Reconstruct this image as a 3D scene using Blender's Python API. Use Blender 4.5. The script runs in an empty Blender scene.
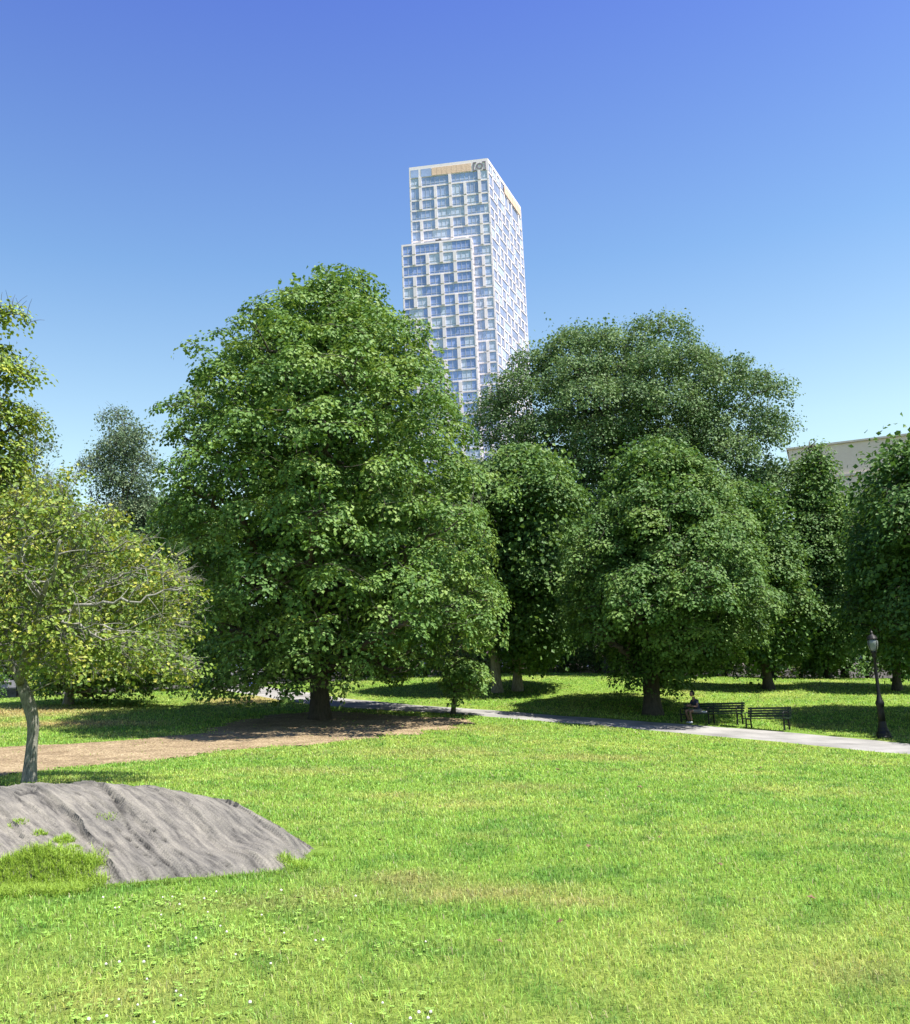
import bpy, math, random
import numpy as np
from mathutils import Matrix, Vector

random.seed(7)
RNG = np.random.default_rng(11)
SC = bpy.context.scene
COL = SC.collection
PITCH, ROLL, FPX, EYE = math.radians(10.5), math.radians(2.4), 954.0, 1.6

# ------------------------------------------------------------------ camera
FWD = np.array([0, math.cos(PITCH), math.sin(PITCH)])
RT0 = np.array([1.0, 0, 0])
UP0 = np.cross(RT0, FWD)
RT = math.cos(ROLL) * RT0 - math.sin(ROLL) * UP0
UP = math.sin(ROLL) * RT0 + math.cos(ROLL) * UP0
EYEP = np.array([0, 0, EYE])
cam = bpy.data.cameras.new('camera')
cam.sensor_fit = 'HORIZONTAL'; cam.sensor_width = 36; cam.lens = FPX / 910 * 36
cam.clip_start = 0.1; cam.clip_end = 6000
camo = bpy.data.objects.new('camera', cam); COL.objects.link(camo)
camo.matrix_world = Matrix(((RT[0], UP[0], -FWD[0], 0), (RT[1], UP[1], -FWD[1], 0), (RT[2], UP[2], -FWD[2], EYE), (0, 0, 0, 1)))
SC.camera = camo

def ray(px, py):
    return FWD + (px - 455) / FPX * RT - (py - 512) / FPX * UP
def at_depth(px, py, D):
    d = ray(px, py); return EYEP + d * (D / d[1])
def at_z(px, py, z):
    d = ray(px, py); return EYEP + d * ((z - EYE) / d[2])

# ------------------------------------------------------------------ noise
def _h(ix, iy, iz, seed):
    n = (ix.astype(np.int64) * 374761393 + iy.astype(np.int64) * 668265263 + iz.astype(np.int64) * 2147483647 + seed * 1274126177) & 0xffffffff
    n = ((n ^ (n >> 13)) * 1274126177) & 0xffffffff
    n = ((n ^ (n >> 16)) * 2246822519) & 0xffffffff
    return ((n ^ (n >> 15)) & 0xffff) / 65535.0
def vn(x, y, z=0.0, seed=0):
    x, y, z = np.broadcast_arrays(np.asarray(x, float), np.asarray(y, float), np.asarray(z, float))
    fx, fy, fz = np.floor(x), np.floor(y), np.floor(z)
    u, v, w = x - fx, y - fy, z - fz
    u = u * u * (3 - 2 * u); v = v * v * (3 - 2 * v); w = w * w * (3 - 2 * w)
    r = 0
    for a in (0, 1):
        for b in (0, 1):
            for c in (0, 1):
                r = r + _h(fx + a, fy + b, fz + c, seed) * (u if a else 1 - u) * (v if b else 1 - v) * (w if c else 1 - w)
    return r
def fbm(x, y, z=0.0, seed=0, o=4):
    s = 0; a = .5; t = 0
    for k in range(o):
        s = s + a * vn(np.asarray(x) * 2 ** k, np.asarray(y) * 2 ** k, np.asarray(z) * 2 ** k, seed + k); t += a; a *= .5
    return s / t

# ------------------------------------------------------------------ terrain
CP = []
for x, y, z in [(455, 1024, 0), (0, 1024, .02), (910, 1024, -.04), (455, 900, 0), (0, 900, .04), (910, 900, -.1), (455, 820, .02), (910, 820, -.3), (200, 800, .1)]:
    CP.append(at_z(x, y, z))
for x, y, D in [(910, 752, 31), (640, 727, 38.5), (740, 734, 36.5), (884, 738, 35.5), (690, 724, 39.7), (760, 728.5, 38.8), (653, 715, 44),
                (453, 714, 42), (320, 720, 40), (200, 745, 30), (60, 768, 24), (30, 782, 18), (130, 772, 21), (540, 674.5, 62), (620, 677, 61),
                (700, 681, 60), (800, 682, 58), (905, 687, 55), (350, 703, 50), (270, 693, 56), (240, 688, 60), (150, 705, 50), (60, 705, 48),
                (0, 712, 45), (100, 694, 60), (520, 716, 42.5), (420, 709, 46)]:
    CP.append(at_depth(x, y, D))
for x, y, z in [(-14, 2, .1), (14, 2, -.1), (0, -6, 0), (-40, 20, .5), (40, 20, -1.3), (-50, 50, 1.2), (52, 52, -.6), (-45, 85, 2), (-15, 88, 2.0), (10, 88, 1.7), (40, 88, .9), (-70, 110, 1.6), (0, 115, 1.6), (70, 110, .8)]:
    CP.append(np.array([x, y, z]))
CP = np.array(CP)
def _phi(r2): return np.where(r2 > 1e-9, .5 * r2 * np.log(np.maximum(r2, 1e-9)), 0)
class TPS:
    def __init__(s, P, lam):
        s.P = P; n = len(P)
        K = _phi(((P[:, None, :2] - P[None, :, :2]) ** 2).sum(-1)) + lam * np.eye(n)
        Q = np.hstack([np.ones((n, 1)), P[:, :2]])
        A = np.block([[K, Q], [Q.T, np.zeros((3, 3))]])
        s.w = np.linalg.solve(A, np.concatenate([P[:, 2], np.zeros(3)]))
    def __call__(s, x, y):
        x = np.asarray(x, float); y = np.asarray(y, float); sh = np.broadcast(x, y).shape
        x = np.broadcast_to(x, sh).ravel(); y = np.broadcast_to(y, sh).ravel()
        out = s.w[-3] + s.w[-2] * x + s.w[-1] * y
        for p, w in zip(s.P, s.w): out = out + w * _phi((x - p[0]) ** 2 + (y - p[1]) ** 2)
        return out.reshape(sh)
_T = TPS(CP, 6.0)
def hz(x, y):
    x = np.asarray(x, float); y = np.asarray(y, float)
    z = _T(np.clip(x, -75, 75), np.clip(y, -12, 118))
    d = np.maximum(np.maximum(np.abs(x) - 70, y - 105), np.maximum(-8 - y, 0)) / 40
    t = np.clip(d, 0, 1); t = t * t * (3 - 2 * t)
    return z * (1 - t) + 1.0 * t * np.where(y > 0, 1, 0) + .03 * (vn(x * .5, y * .5, 0, 5) - .5) * np.clip(1 - t, 0, 1)
def ground_at(px, py):
    d = ray(px, py); ts = np.linspace(4, 130, 5000); P = EYEP[None] + d[None] * ts[:, None]
    b = P[:, 2] < hz(P[:, 0], P[:, 1])
    if not b.any(): return P[-1]
    i = int(np.argmax(b)); p = P[i].copy(); p[2] = float(hz(p[0], p[1])); return p

# ------------------------------------------------------------------ mesh building
class MB:
    def __init__(s): s.v = []; s.f = []; s.m = []; s.n = 0; s.t = []
    def add(s, V, F, mi=0, tint=None):
        V = np.asarray(V, float); s.v.append(V)
        if isinstance(F, np.ndarray): F = [F]
        for A in F:
            A = np.atleast_2d(np.asarray(A)); s.f.append(A + s.n); s.m.append(np.full(len(A), mi))
        s.t.append(np.full(len(V), .5) if tint is None else np.broadcast_to(tint, len(V)))
        s.n += len(V)
    def box(s, c, d, mi=0, M=None):
        c = np.array(c, float); h = np.array(d, float) / 2
        V = np.array([[x, y, z] for x in (-1, 1) for y in (-1, 1) for z in (-1, 1)]) * h
        if M is not None: V = V @ np.asarray(M).T
        s.add(V + c, np.array([[0, 1, 3, 2], [4, 6, 7, 5], [0, 4, 5, 1], [2, 3, 7, 6], [0, 2, 6, 4], [1, 5, 7, 3]]), mi)
    def bar(s, a, b, w, h, mi=0, up=(0, 0, 1)):
        a = np.array(a, float); b = np.array(b, float); d = b - a; L = np.linalg.norm(d); d /= L
        up = np.array(up, float); r = np.cross(d, up); r /= np.linalg.norm(r); u = np.cross(r, d)
        s.box((a + b) / 2, (w, L, h), mi, np.column_stack([r, d, u]))
    def tube(s, P, R, k=6, mi=0, cap=True, tint=None):
        P = np.asarray(P, float); n = len(P); R = np.broadcast_to(np.asarray(R, float), n)
        T = np.gradient(P, axis=0); T /= np.linalg.norm(T, axis=1)[:, None] + 1e-9
        ref = np.array([1, 0, 0.]) if abs(T[0][0]) < .8 else np.array([0, 1., 0])
        A = np.cross(T, ref); A /= np.linalg.norm(A, axis=1)[:, None] + 1e-9; B = np.cross(T, A)
        th = np.linspace(0, 2 * np.pi, k, endpoint=False)
        V = P[:, None] + R[:, None, None] * (np.cos(th)[None, :, None] * A[:, None] + np.sin(th)[None, :, None] * B[:, None])
        V = V.reshape(-1, 3); i = np.arange(n - 1)[:, None] * k; j = np.arange(k)[None]; j2 = (j + 1) % k
        F = np.stack([i + j, i + j2, i + k + j2, i + k + j], -1).reshape(-1, 4)
        fs = [F]
        if cap: fs += [np.arange(k)[::-1][None], (np.arange(k) + (n - 1) * k)[None]]
        s.add(V, fs, mi, tint)
    def lathe(s, c, prof, k=16, mi=0):
        P = np.array([[c[0], c[1], c[2] + z] for r, z in prof]); R = np.array([r for r, z in prof])
        th = np.linspace(0, 2 * np.pi, k, endpoint=False); n = len(P)
        V = P[:, None] + R[:, None, None] * np.stack([np.cos(th), np.sin(th), 0 * th], -1)[None]
        i = np.arange(n - 1)[:, None] * k; j = np.arange(k)[None]; j2 = (j + 1) % k
        F = np.stack([i + j, i + j2, i + k + j2, i + k + j], -1).reshape(-1, 4)
        s.add(V.reshape(-1, 3), [F, np.arange(k)[::-1][None], (np.arange(k) + (n - 1) * k)[None]], mi)
    def build(s, name, mats, parent=None, smooth=False, tint=False, color=None):
        me = bpy.data.meshes.new(name); V = np.concatenate(s.v); me.vertices.add(len(V))
        me.vertices.foreach_set('co', V.astype(np.float32).ravel())
        ls = np.concatenate([np.full(len(A), A.shape[1]) for A in s.f]); flat = np.concatenate([A.ravel() for A in s.f])
        me.loops.add(len(flat)); me.loops.foreach_set('vertex_index', flat.astype(np.int32))
        me.polygons.add(len(ls)); st = np.concatenate([[0], np.cumsum(ls)[:-1]])
        me.polygons.foreach_set('loop_start', st.astype(np.int32)); me.polygons.foreach_set('loop_total', ls.astype(np.int32))
        me.polygons.foreach_set('material_index', np.concatenate(s.m).astype(np.int32))
        me.polygons.foreach_set('use_smooth', np.full(len(ls), smooth))
        for m in (mats if isinstance(mats, (list, tuple)) else [mats]): me.materials.append(m)
        if tint:
            a = me.attributes.new('tint', 'FLOAT', 'POINT'); a.data.foreach_set('value', np.concatenate(s.t).astype(np.float32))
        if color is not None:
            a = me.attributes.new('shade', 'FLOAT_COLOR', 'POINT')
            a.data.foreach_set('color', np.hstack([color, np.ones((len(color), 1))]).astype(np.float32).ravel())
        me.update(calc_edges=True); me.validate(clean_customdata=False)
        o = bpy.data.objects.new(name, me); COL.objects.link(o)
        if parent is not None: o.parent = parent
        return o
def tag(o, label=None, cat=None, group=None, kind=None):
    if label: o['label'] = label
    if cat: o['category'] = cat
    if group: o['group'] = group
    if kind: o['kind'] = kind
    return o
def empty(name, loc, rz=0, label=None, cat=None, group=None):
    o = bpy.data.objects.new(name, None); COL.objects.link(o); o.empty_display_size = .3
    o.location = [float(c) for c in loc]; o.rotation_euler = (0, 0, rz)
    return tag(o, label, cat, group)

# ------------------------------------------------------------------ materials
def mat(name):
    m = bpy.data.materials.new(name); m.use_nodes = True; nt = m.node_tree
    return m, nt, nt.nodes['Principled BSDF']
def N(nt, t, **k):
    n = nt.nodes.new(t)
    for a, b in k.items():
        if a in n.inputs.keys(): n.inputs[a].default_value = b
        else: setattr(n, a, b)
    return n
def ramp(nt, stops):
    r = nt.nodes.new('ShaderNodeValToRGB'); e = r.color_ramp.elements
    while len(e) > 1: e.remove(e[-1])
    e[0].position = stops[0][0]; e[0].color = (*stops[0][1], 1)
    for p, c in stops[1:]:
        q = e.new(p); q.color = (*c, 1)
    return r
def plain(name, c, rough=.6, metal=0, spec=.5, nscale=8, namp=.15, bump=0.0, bscale=40):
    m, nt, b = mat(name); L = nt.links.new
    tc = N(nt, 'ShaderNodeTexCoord'); n = N(nt, 'ShaderNodeTexNoise', Scale=nscale, Detail=5.0); L(tc.outputs['Object'], n.inputs['Vector'])
    lo = tuple(x * (1 - namp) for x in c); hi = tuple(min(1, x * (1 + namp)) for x in c)
    r = ramp(nt, [(.3, lo), (.7, hi)]); L(n.outputs['Fac'], r.inputs['Fac']); L(r.outputs['Color'], b.inputs['Base Color'])
    b.inputs['Roughness'].default_value = rough; b.inputs['Metallic'].default_value = metal; b.inputs['Specular IOR Level'].default_value = spec
    if bump:
        n2 = N(nt, 'ShaderNodeTexNoise', Scale=bscale, Detail=4.0); L(tc.outputs['Object'], n2.inputs['Vector'])
        bp = N(nt, 'ShaderNodeBump', Strength=bump, Distance=.02); L(n2.outputs['Fac'], bp.inputs['Height']); L(bp.outputs['Normal'], b.inputs['Normal'])
    return m
def leafmat(name, dark, light, odd=None, trans=.22, patch=.5):
    m, nt, b = mat(name); L = nt.links.new
    at = N(nt, 'ShaderNodeAttribute', attribute_name='tint')
    tc = N(nt, 'ShaderNodeTexCoord'); n = N(nt, 'ShaderNodeTexNoise', Scale=patch, Detail=3.0); L(tc.outputs['Object'], n.inputs['Vector'])
    a = N(nt, 'ShaderNodeMath', operation='MULTIPLY_ADD'); L(n.outputs['Fac'], a.inputs[0]); a.inputs[1].default_value = 1.1; a.inputs[2].default_value = -.3
    ad = N(nt, 'ShaderNodeMath', operation='MULTIPLY_ADD'); L(at.outputs['Fac'], ad.inputs[0]); ad.inputs[1].default_value = .75; L(a.outputs[0], ad.inputs[2])
    st = [(0, dark), (.65, light)]
    st.append((1.0, odd or tuple(c * 1.25 for c in light)))
    r = ramp(nt, st); L(ad.outputs[0], r.inputs['Fac']); L(r.outputs['Color'], b.inputs['Base Color'])
    b.inputs['Roughness'].default_value = .55; b.inputs['Specular IOR Level'].default_value = .22
    tr = N(nt, 'ShaderNodeBsdfTranslucent')
    hs = N(nt, 'ShaderNodeHueSaturation', Hue=.48, Saturation=1.1, Value=1.5); L(r.outputs['Color'], hs.inputs['Color']); L(hs.outputs['Color'], tr.inputs['Color'])
    mx = N(nt, 'ShaderNodeMixShader', Fac=trans); L(b.outputs[0], mx.inputs[1]); L(tr.outputs[0], mx.inputs[2])
    L(mx.outputs[0], nt.nodes['Material Output'].inputs['Surface'])
    return m
def barkmat(name, c1, c2, c3=None, sc=1.0):
    m, nt, b = mat(name); L = nt.links.new
    tc = N(nt, 'ShaderNodeTexCoord'); mp = N(nt, 'ShaderNodeMapping'); mp.inputs['Scale'].default_value = (6 * sc, 6 * sc, 1.4 * sc); L(tc.outputs['Object'], mp.inputs['Vector'])
    n = N(nt, 'ShaderNodeTexNoise', Scale=2.5, Detail=8.0, Roughness=.7); L(mp.outputs[0], n.inputs['Vector'])
    r = ramp(nt, [(.3, c1), (.62, c2), (.75, c3 or c2)]); L(n.outputs['Fac'], r.inputs['Fac'])
    L(r.outputs['Color'], b.inputs['Base Color']); b.inputs['Roughness'].default_value = .9
    bp = N(nt, 'ShaderNodeBump', Strength=.8, Distance=.04); L(n.outputs['Fac'], bp.inputs['Height']); L(bp.outputs['Normal'], b.inputs['Normal'])
    return m
M = {}
M['maple'] = leafmat('maple leaves', (.028, .082, .02), (.125, .225, .048), (.20, .29, .07))
M['oak'] = leafmat('oak leaves', (.028, .08, .02), (.10, .19, .042), (.16, .25, .06))
M['elm'] = leafmat('elm leaves', (.037, .088, .035), (.115, .195, .068), (.17, .25, .09))
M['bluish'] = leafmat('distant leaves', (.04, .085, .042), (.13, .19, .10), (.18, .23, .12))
M['yellow'] = leafmat('yellowing leaves', (.055, .11, .025), (.19, .275, .045), (.38, .38, .07), patch=1.0)
M['gold'] = leafmat('yellow green leaves', (.06, .125, .03), (.22, .31, .05), (.42, .42, .06), patch=.5)
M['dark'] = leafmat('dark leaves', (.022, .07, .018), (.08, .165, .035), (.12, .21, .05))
M['shrub'] = leafmat('shrub leaves', (.04, .09, .02), (.13, .21, .04), (.3, .3, .14), patch=.8)
M['bark'] = barkmat('dark bark', (.03, .025, .02), (.09, .075, .06))
M['bark_pale'] = barkmat('pale bark', (.12, .10, .08), (.36, .32, .26), (.45, .42, .36))
M['bark_grey'] = barkmat('grey flecked bark', (.06, .055, .045), (.32, .31, .255), (.52, .51, .45), 2.2)

# ------------------------------------------------------------------ world and sun
SUN_AZ = (0.90, -0.43); SUN_EL = math.radians(64)
w = bpy.data.worlds.new('World'); SC.world = w; w.use_nodes = True; nt = w.node_tree
sky = nt.nodes.new('ShaderNodeTexSky'); sky.sky_type = 'NISHITA'; sky.sun_disc = False
sky.sun_elevation = SUN_EL; sky.sun_rotation = math.atan2(SUN_AZ[0], SUN_AZ[1])
sky.air_density = 1.0; sky.dust_density = .6; sky.ozone_density = 3.0
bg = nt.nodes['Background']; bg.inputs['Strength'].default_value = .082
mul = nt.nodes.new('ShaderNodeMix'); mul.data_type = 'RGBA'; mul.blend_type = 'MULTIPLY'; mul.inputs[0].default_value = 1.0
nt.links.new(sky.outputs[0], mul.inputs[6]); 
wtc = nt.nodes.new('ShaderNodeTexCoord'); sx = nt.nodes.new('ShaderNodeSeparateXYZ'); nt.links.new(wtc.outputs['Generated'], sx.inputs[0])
wr = ramp(nt, [(0, (.30, .34, .26)), (.07, (.45, .5, .4)), (.15, (1.85, 1.62, 1.16)), (.25, (1.65, 1.55, 1.2)), (.42, (1.05, 1.2, 1.24)), (.63, (.70, .77, 1.3)), (.8, (.36, .42, .85)), (1, (.3, .36, .75))]); nt.links.new(sx.outputs[2], wr.inputs['Fac']); nt.links.new(wr.outputs['Color'], mul.inputs[7])  # tints the sky by elevation; low band and zenith darkened to cut fill light

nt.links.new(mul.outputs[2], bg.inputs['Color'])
sd = bpy.data.lights.new('sun', 'SUN'); sd.energy = 5.0; sd.angle = math.radians(.53); sd.color = (1, .955, .88)
so = bpy.data.objects.new('sun', sd); COL.objects.link(so)
sdir = Vector((SUN_AZ[0] * math.cos(SUN_EL), SUN_AZ[1] * math.cos(SUN_EL), math.sin(SUN_EL)))
so.rotation_euler = sdir.to_track_quat('Z', 'Y').to_euler(); so.location = (30, -40, 60)
SC.view_settings.view_transform = 'Standard'; SC.view_settings.look = 'None'; SC.view_settings.gamma = 1; SC.view_settings.use_curve_mapping = False
SC.view_settings.exposure = 1.18
SC.cycles.max_bounces = 8; SC.cycles.diffuse_bounces = 1; SC.cycles.transmission_bounces = 4; SC.cycles.use_denoising = True

# ------------------------------------------------------------------ ground layout
FAR = [(238, 686.5), (280, 690.5), (318, 697), (350, 700.5), (400, 705), (450, 708.5), (520, 713), (600, 718.5), (650, 722.5), (700, 725.5), (760, 730), (820, 735.5), (870, 741), (915, 745.5)]
NEAR = [(232, 691), (272, 696), (312, 702.5), (346, 706), (396, 710), (448, 713), (518, 719), (596, 725), (640, 729), (700, 735), (760, 740), (820, 745.5), (870, 750.5), (912, 755)]
PF = np.array([ground_at(*p) for p in FAR]); PN = np.array([ground_at(*p) for p in NEAR])
def extend(P, tail): return np.vstack([P[:1] + np.array([[-2.5, 6, 0]]), P, tail])
PF = extend(PF, [PF[-1] + (5, -2.6, 0), PF[-1] + (22, -9, 0)]); PN = extend(PN, [PN[-1] + (5, -2.8, 0), PN[-1] + (20, -10, 0)])
def resample(P, n):
    d = np.concatenate([[0], np.cumsum(np.linalg.norm(np.diff(P[:, :2], axis=0), axis=1))]); t = np.linspace(0, d[-1], n)
    Q = np.stack([np.interp(t, d, P[:, k]) for k in (0, 1)], -1)
    for _ in range(12): Q[1:-1] = .5 * Q[1:-1] + .25 * (Q[:-2] + Q[2:])
    return Q
NP = 260
PF2, PN2 = resample(PF, NP), resample(PN, NP)
mid = (PF2 + PN2) / 2; hw = np.linalg.norm(PF2 - PN2, axis=1) / 2
hw = np.clip(hw * 1.1, 1.2, 2.3) * np.clip(1.7 - mid[:, 1] / 60, .55, 1); tg = np.gradient(mid, axis=0); tg /= np.linalg.norm(tg, axis=1)[:, None]; nr = np.stack([-tg[:, 1], tg[:, 0]], -1)
def path_dist(x, y):
    x = np.asarray(x, float).ravel(); y = np.asarray(y, float).ravel(); out = np.full(len(x), 99.)
    sel = (y > 18) & (y < 75)
    idx = np.where(sel)[0]
    for a in range(0, len(idx), 20000):
        i = idx[a:a + 20000]
        d = np.hypot(x[i, None] - mid[None, ::2, 0], y[i, None] - mid[None, ::2, 1]) - hw[None, ::2]
        out[i] = d.min(1)
    return out
# mulch bed under the big maple: polygon in ground coordinates
MULCH = np.array([ground_at(*p)[:2] for p in [(474, 722), (440, 731), (390, 736), (330, 743), (250, 750), (190, 757), (120, 763), (60, 769), (0, 776), (-80, 786), (-80, 762), (0, 748), (110, 742), (200, 733), (260, 716), (330, 711), (400, 716), (450, 718)]])
def poly_sd(x, y, P):
    x = np.asarray(x, float).ravel(); y = np.asarray(y, float).ravel(); d = np.full(len(x), 1e9); ins = np.zeros(len(x), bool)
    for a, b in zip(P, np.roll(P, -1, 0)):
        e = b - a; t = np.clip(((x - a[0]) * e[0] + (y - a[1]) * e[1]) / (e @ e), 0, 1)
        d = np.minimum(d, np.hypot(x - a[0] - t * e[0], y - a[1] - t * e[1]))
        c = ((a[1] > y) != (b[1] > y)); ins ^= c & (x < (b[0] - a[0]) * (y - a[1]) / (b[1] - a[1] + 1e-12) + a[0])
    return np.where(ins, -d, d)
def mulch_d(x, y):
    return poly_sd(x, y, MULCH) + 1.6 * (fbm(np.ravel(x) * .8, np.ravel(y) * .8, 0, 31) - .5) + .9 * (fbm(np.ravel(x) * 3.1, np.ravel(y) * 3.1, 0, 33, 3) - .5)
PATCH = [(ground_at(*p)[:2], rx, ry) for p, rx, ry in [((300, 771), 1.7, 1.4), ((520, 787), 1.2, 1.1), ((490, 895), 1.0, .42), ((570, 903), .5, .3), ((400, 880), .5, .4), ((600, 758), 2.2, 1.5), ((20, 712), 5, 3.5), ((70, 724), 4, 2), ((470, 728), 2.5, 1.6), ((250, 700), 3, 3), ((430, 752), 3, 2)]]
def lawn_color(x, y):
    x = np.ravel(x); y = np.ravel(y)
    a = fbm(x * .35, y * .35, 0, 41, 5); b = fbm(x * 3.2, y * 3.2, 0, 47, 4); c = fbm(x * .9 + 9, y * .9, 0, 53, 3)
    G = np.array([.245, .395, .07]); Y = np.array([.34, .44, .10]); S = np.array([.45, .345, .16]); DG = np.array([.12, .26, .045])
    t = np.clip((a - .40) * 3.2, 0, 1)[:, None]; C = G * (1 - t) + Y * t
    t = np.clip((b - .50) * 4.5, 0, 1)[:, None] * .8; C = C * (1 - t) + DG * t
    s = np.clip((c - .64) * 4, 0, 1) * .35
    for p, rx, ry in PATCH:
        q = np.hypot((x - p[0]) / rx, (y - p[1]) / ry) + .9 * (fbm(x * 2, y * 2, 0, 59, 3) - .5)
        s = np.maximum(s, np.clip(1.25 - q, 0, 1) * (.5 if p[1] < 9.5 else .85 if p[0] < -8 else .34))
    s = s[:, None]; return C * (1 - s) + S * s

def axis(parts):
    return np.unique(np.concatenate([np.arange(*p) for p in parts]).round(4))
gx = np.concatenate([[-3000, -1500, -700, -350, -200, -130, -100], np.arange(-84, -20, 1.0), np.arange(-20, 20, .3), np.arange(20, 85, 1.0), [100, 130, 200, 350, 700, 1500, 3000]])
gy = np.concatenate([[-1500, -400, -120, -50, -25], np.arange(-12, 0, 1.), np.arange(0, 16, .25), np.arange(16, 70, .4), np.arange(70, 120, 1.5), [130, 160, 220, 350, 700, 1500, 3500]])
GX, GY = np.meshgrid(gx, gy); GZ = hz(GX, GY)
V = np.stack([GX, GY, GZ], -1).reshape(-1, 3); nx = len(gx); i = np.arange(len(gy) - 1)[:, None] * nx; j = np.arange(nx - 1)[None]
F = np.stack([i + j, i + j + 1, i + nx + j + 1, i + nx + j], -1).reshape(-1, 4)
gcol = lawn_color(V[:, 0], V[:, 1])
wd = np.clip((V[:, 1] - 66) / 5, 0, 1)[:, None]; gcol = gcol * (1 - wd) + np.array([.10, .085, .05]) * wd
m, nt_, b = mat('lawn turf'); L = nt_.links.new
at = N(nt_, 'ShaderNodeAttribute', attribute_name='shade'); tc = N(nt_, 'ShaderNodeTexCoord')
n1 = N(nt_, 'ShaderNodeTexNoise', Scale=14.0, Detail=8.0, Roughness=.75); L(tc.outputs['Object'], n1.inputs['Vector'])
r1 = ramp(nt_, [(.32, (.32, .36, .28)), (.7, (1.15, 1.1, 1.0))]); L(n1.outputs['Fac'], r1.inputs['Fac'])
mx = N(nt_, 'ShaderNodeMix', data_type='RGBA', blend_type='MULTIPLY'); mx.inputs[0].default_value = 1; L(at.outputs['Color'], mx.inputs[6]); L(r1.outputs['Color'], mx.inputs[7]); L(mx.outputs[2], b.inputs['Base Color'])
b.inputs['Roughness'].default_value = .95; b.inputs['Specular IOR Level'].default_value = .1
bp = N(nt_, 'ShaderNodeBump', Strength=.8, Distance=.05); L(n1.outputs['Fac'], bp.inputs['Height']); L(bp.outputs['Normal'], b.inputs['Normal'])
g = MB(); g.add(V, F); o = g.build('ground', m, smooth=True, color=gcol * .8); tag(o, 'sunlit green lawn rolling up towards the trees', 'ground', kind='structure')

# path: worn pale asphalt ribbon with a rounded edge lip
m, nt_, b = mat('worn asphalt'); L = nt_.links.new; tc = N(nt_, 'ShaderNodeTexCoord')
n1 = N(nt_, 'ShaderNodeTexNoise', Scale=.7, Detail=6.0); n2 = N(nt_, 'ShaderNodeTexNoise', Scale=60.0, Detail=3.0); L(tc.outputs['Object'], n1.inputs['Vector']); L(tc.outputs['Object'], n2.inputs['Vector'])
r1 = ramp(nt_, [(.3, (.16, .155, .145)), (.7, (.33, .32, .30))]); r2 = ramp(nt_, [(.3, (.75, .75, .75)), (.7, (1.1, 1.1, 1.1))]); L(n1.outputs['Fac'], r1.inputs['Fac']); L(n2.outputs['Fac'], r2.inputs['Fac'])
mx = N(nt_, 'ShaderNodeMix', data_type='RGBA', blend_type='MULTIPLY'); mx.inputs[0].default_value = 1; L(r1.outputs['Color'], mx.inputs[6]); L(r2.outputs['Color'], mx.inputs[7]); L(mx.outputs[2], b.inputs['Base Color']); b.inputs['Roughness'].default_value = .9
ks = np.linspace(-1, 1, 9); PV = []
for k, (c, h_, n_) in enumerate(zip(mid, hw, nr)):
    e = 1 + .05 * (vn(k * .35, 3) - .5); 
    for q in ks:
        x, y = c + n_ * h_ * q * e
        PV.append((x, y, float(hz(x, y)) + (.03 if abs(q) < .99 else -.06)))
PV = np.array(PV); i = np.arange(NP - 1)[:, None] * 9; j = np.arange(8)[None]
g = MB(); g.add(PV, np.stack([i + j, i + 9 + j, i + 10 + j, i + j + 1], -1).reshape(-1, 4))
tag(g.build('path', m, smooth=True), 'pale asphalt footpath curving past the benches', 'path', kind='structure')

# mulch bed
xs = np.arange(MULCH[:, 0].min() - 1, MULCH[:, 0].max() + 1, .14); ys = np.arange(MULCH[:, 1].min() - 1, MULCH[:, 1].max() + 1, .14)
X, Y = np.meshgrid(xs, ys); S = mulch_d(X, Y).reshape(X.shape); pd = path_dist(X, Y).reshape(X.shape)
Z = hz(X, Y) + np.clip(-S * .12, -.05, .028) + .02 * (fbm(X * 5, Y * 5, 0, 3) - .5)
nx = len(xs); idx = np.arange(X.size).reshape(X.shape); ok = (S < .15) & (pd > .1); q = ok[:-1, :-1] & ok[1:, :-1] & ok[:-1, 1:] & ok[1:, 1:]
F = np.stack([idx[:-1, :-1][q], idx[:-1, 1:][q], idx[1:, 1:][q], idx[1:, :-1][q]], -1)
m, nt_, b = mat('wood chip mulch'); L = nt_.links.new; tc = N(nt_, 'ShaderNodeTexCoord')
n1 = N(nt_, 'ShaderNodeTexVoronoi', Scale=22.0); n2 = N(nt_, 'ShaderNodeTexNoise', Scale=1.2, Detail=7.0); L(tc.outputs['Object'], n1.inputs['Vector']); L(tc.outputs['Object'], n2.inputs['Vector'])
r1 = ramp(nt_, [(0, (.105, .078, .04)), (.5, (.24, .185, .105)), (1, (.44, .37, .25))]); r2 = ramp(nt_, [(.3, (.7, .62, .55)), (.7, (1.15, 1.1, 1.05))]); L(n1.outputs['Color'], r1.inputs['Fac']); L(n2.outputs['Fac'], r2.inputs['Fac'])
mx = N(nt_, 'ShaderNodeMix', data_type='RGBA', blend_type='MULTIPLY'); mx.inputs[0].default_value = 1; L(r1.outputs['Color'], mx.inputs[6]); L(r2.outputs['Color'], mx.inputs[7]); L(mx.outputs[2], b.inputs['Base Color']); b.inputs['Roughness'].default_value = .95
bp = N(nt_, 'ShaderNodeBump', Strength=.9, Distance=.03); L(n1.outputs['Distance'], bp.inputs['Height']); L(bp.outputs['Normal'], b.inputs['Normal'])
V = np.stack([X, Y, Z], -1).reshape(-1, 3); used = np.unique(F); rm = np.full(len(V), -1); rm[used] = np.arange(len(used))
g = MB(); g.add(V[used], rm[F]); tag(g.build('mulch_bed', m, smooth=True), 'brown wood chip mulch bed around the big maple', 'mulch', kind='structure')

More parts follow.
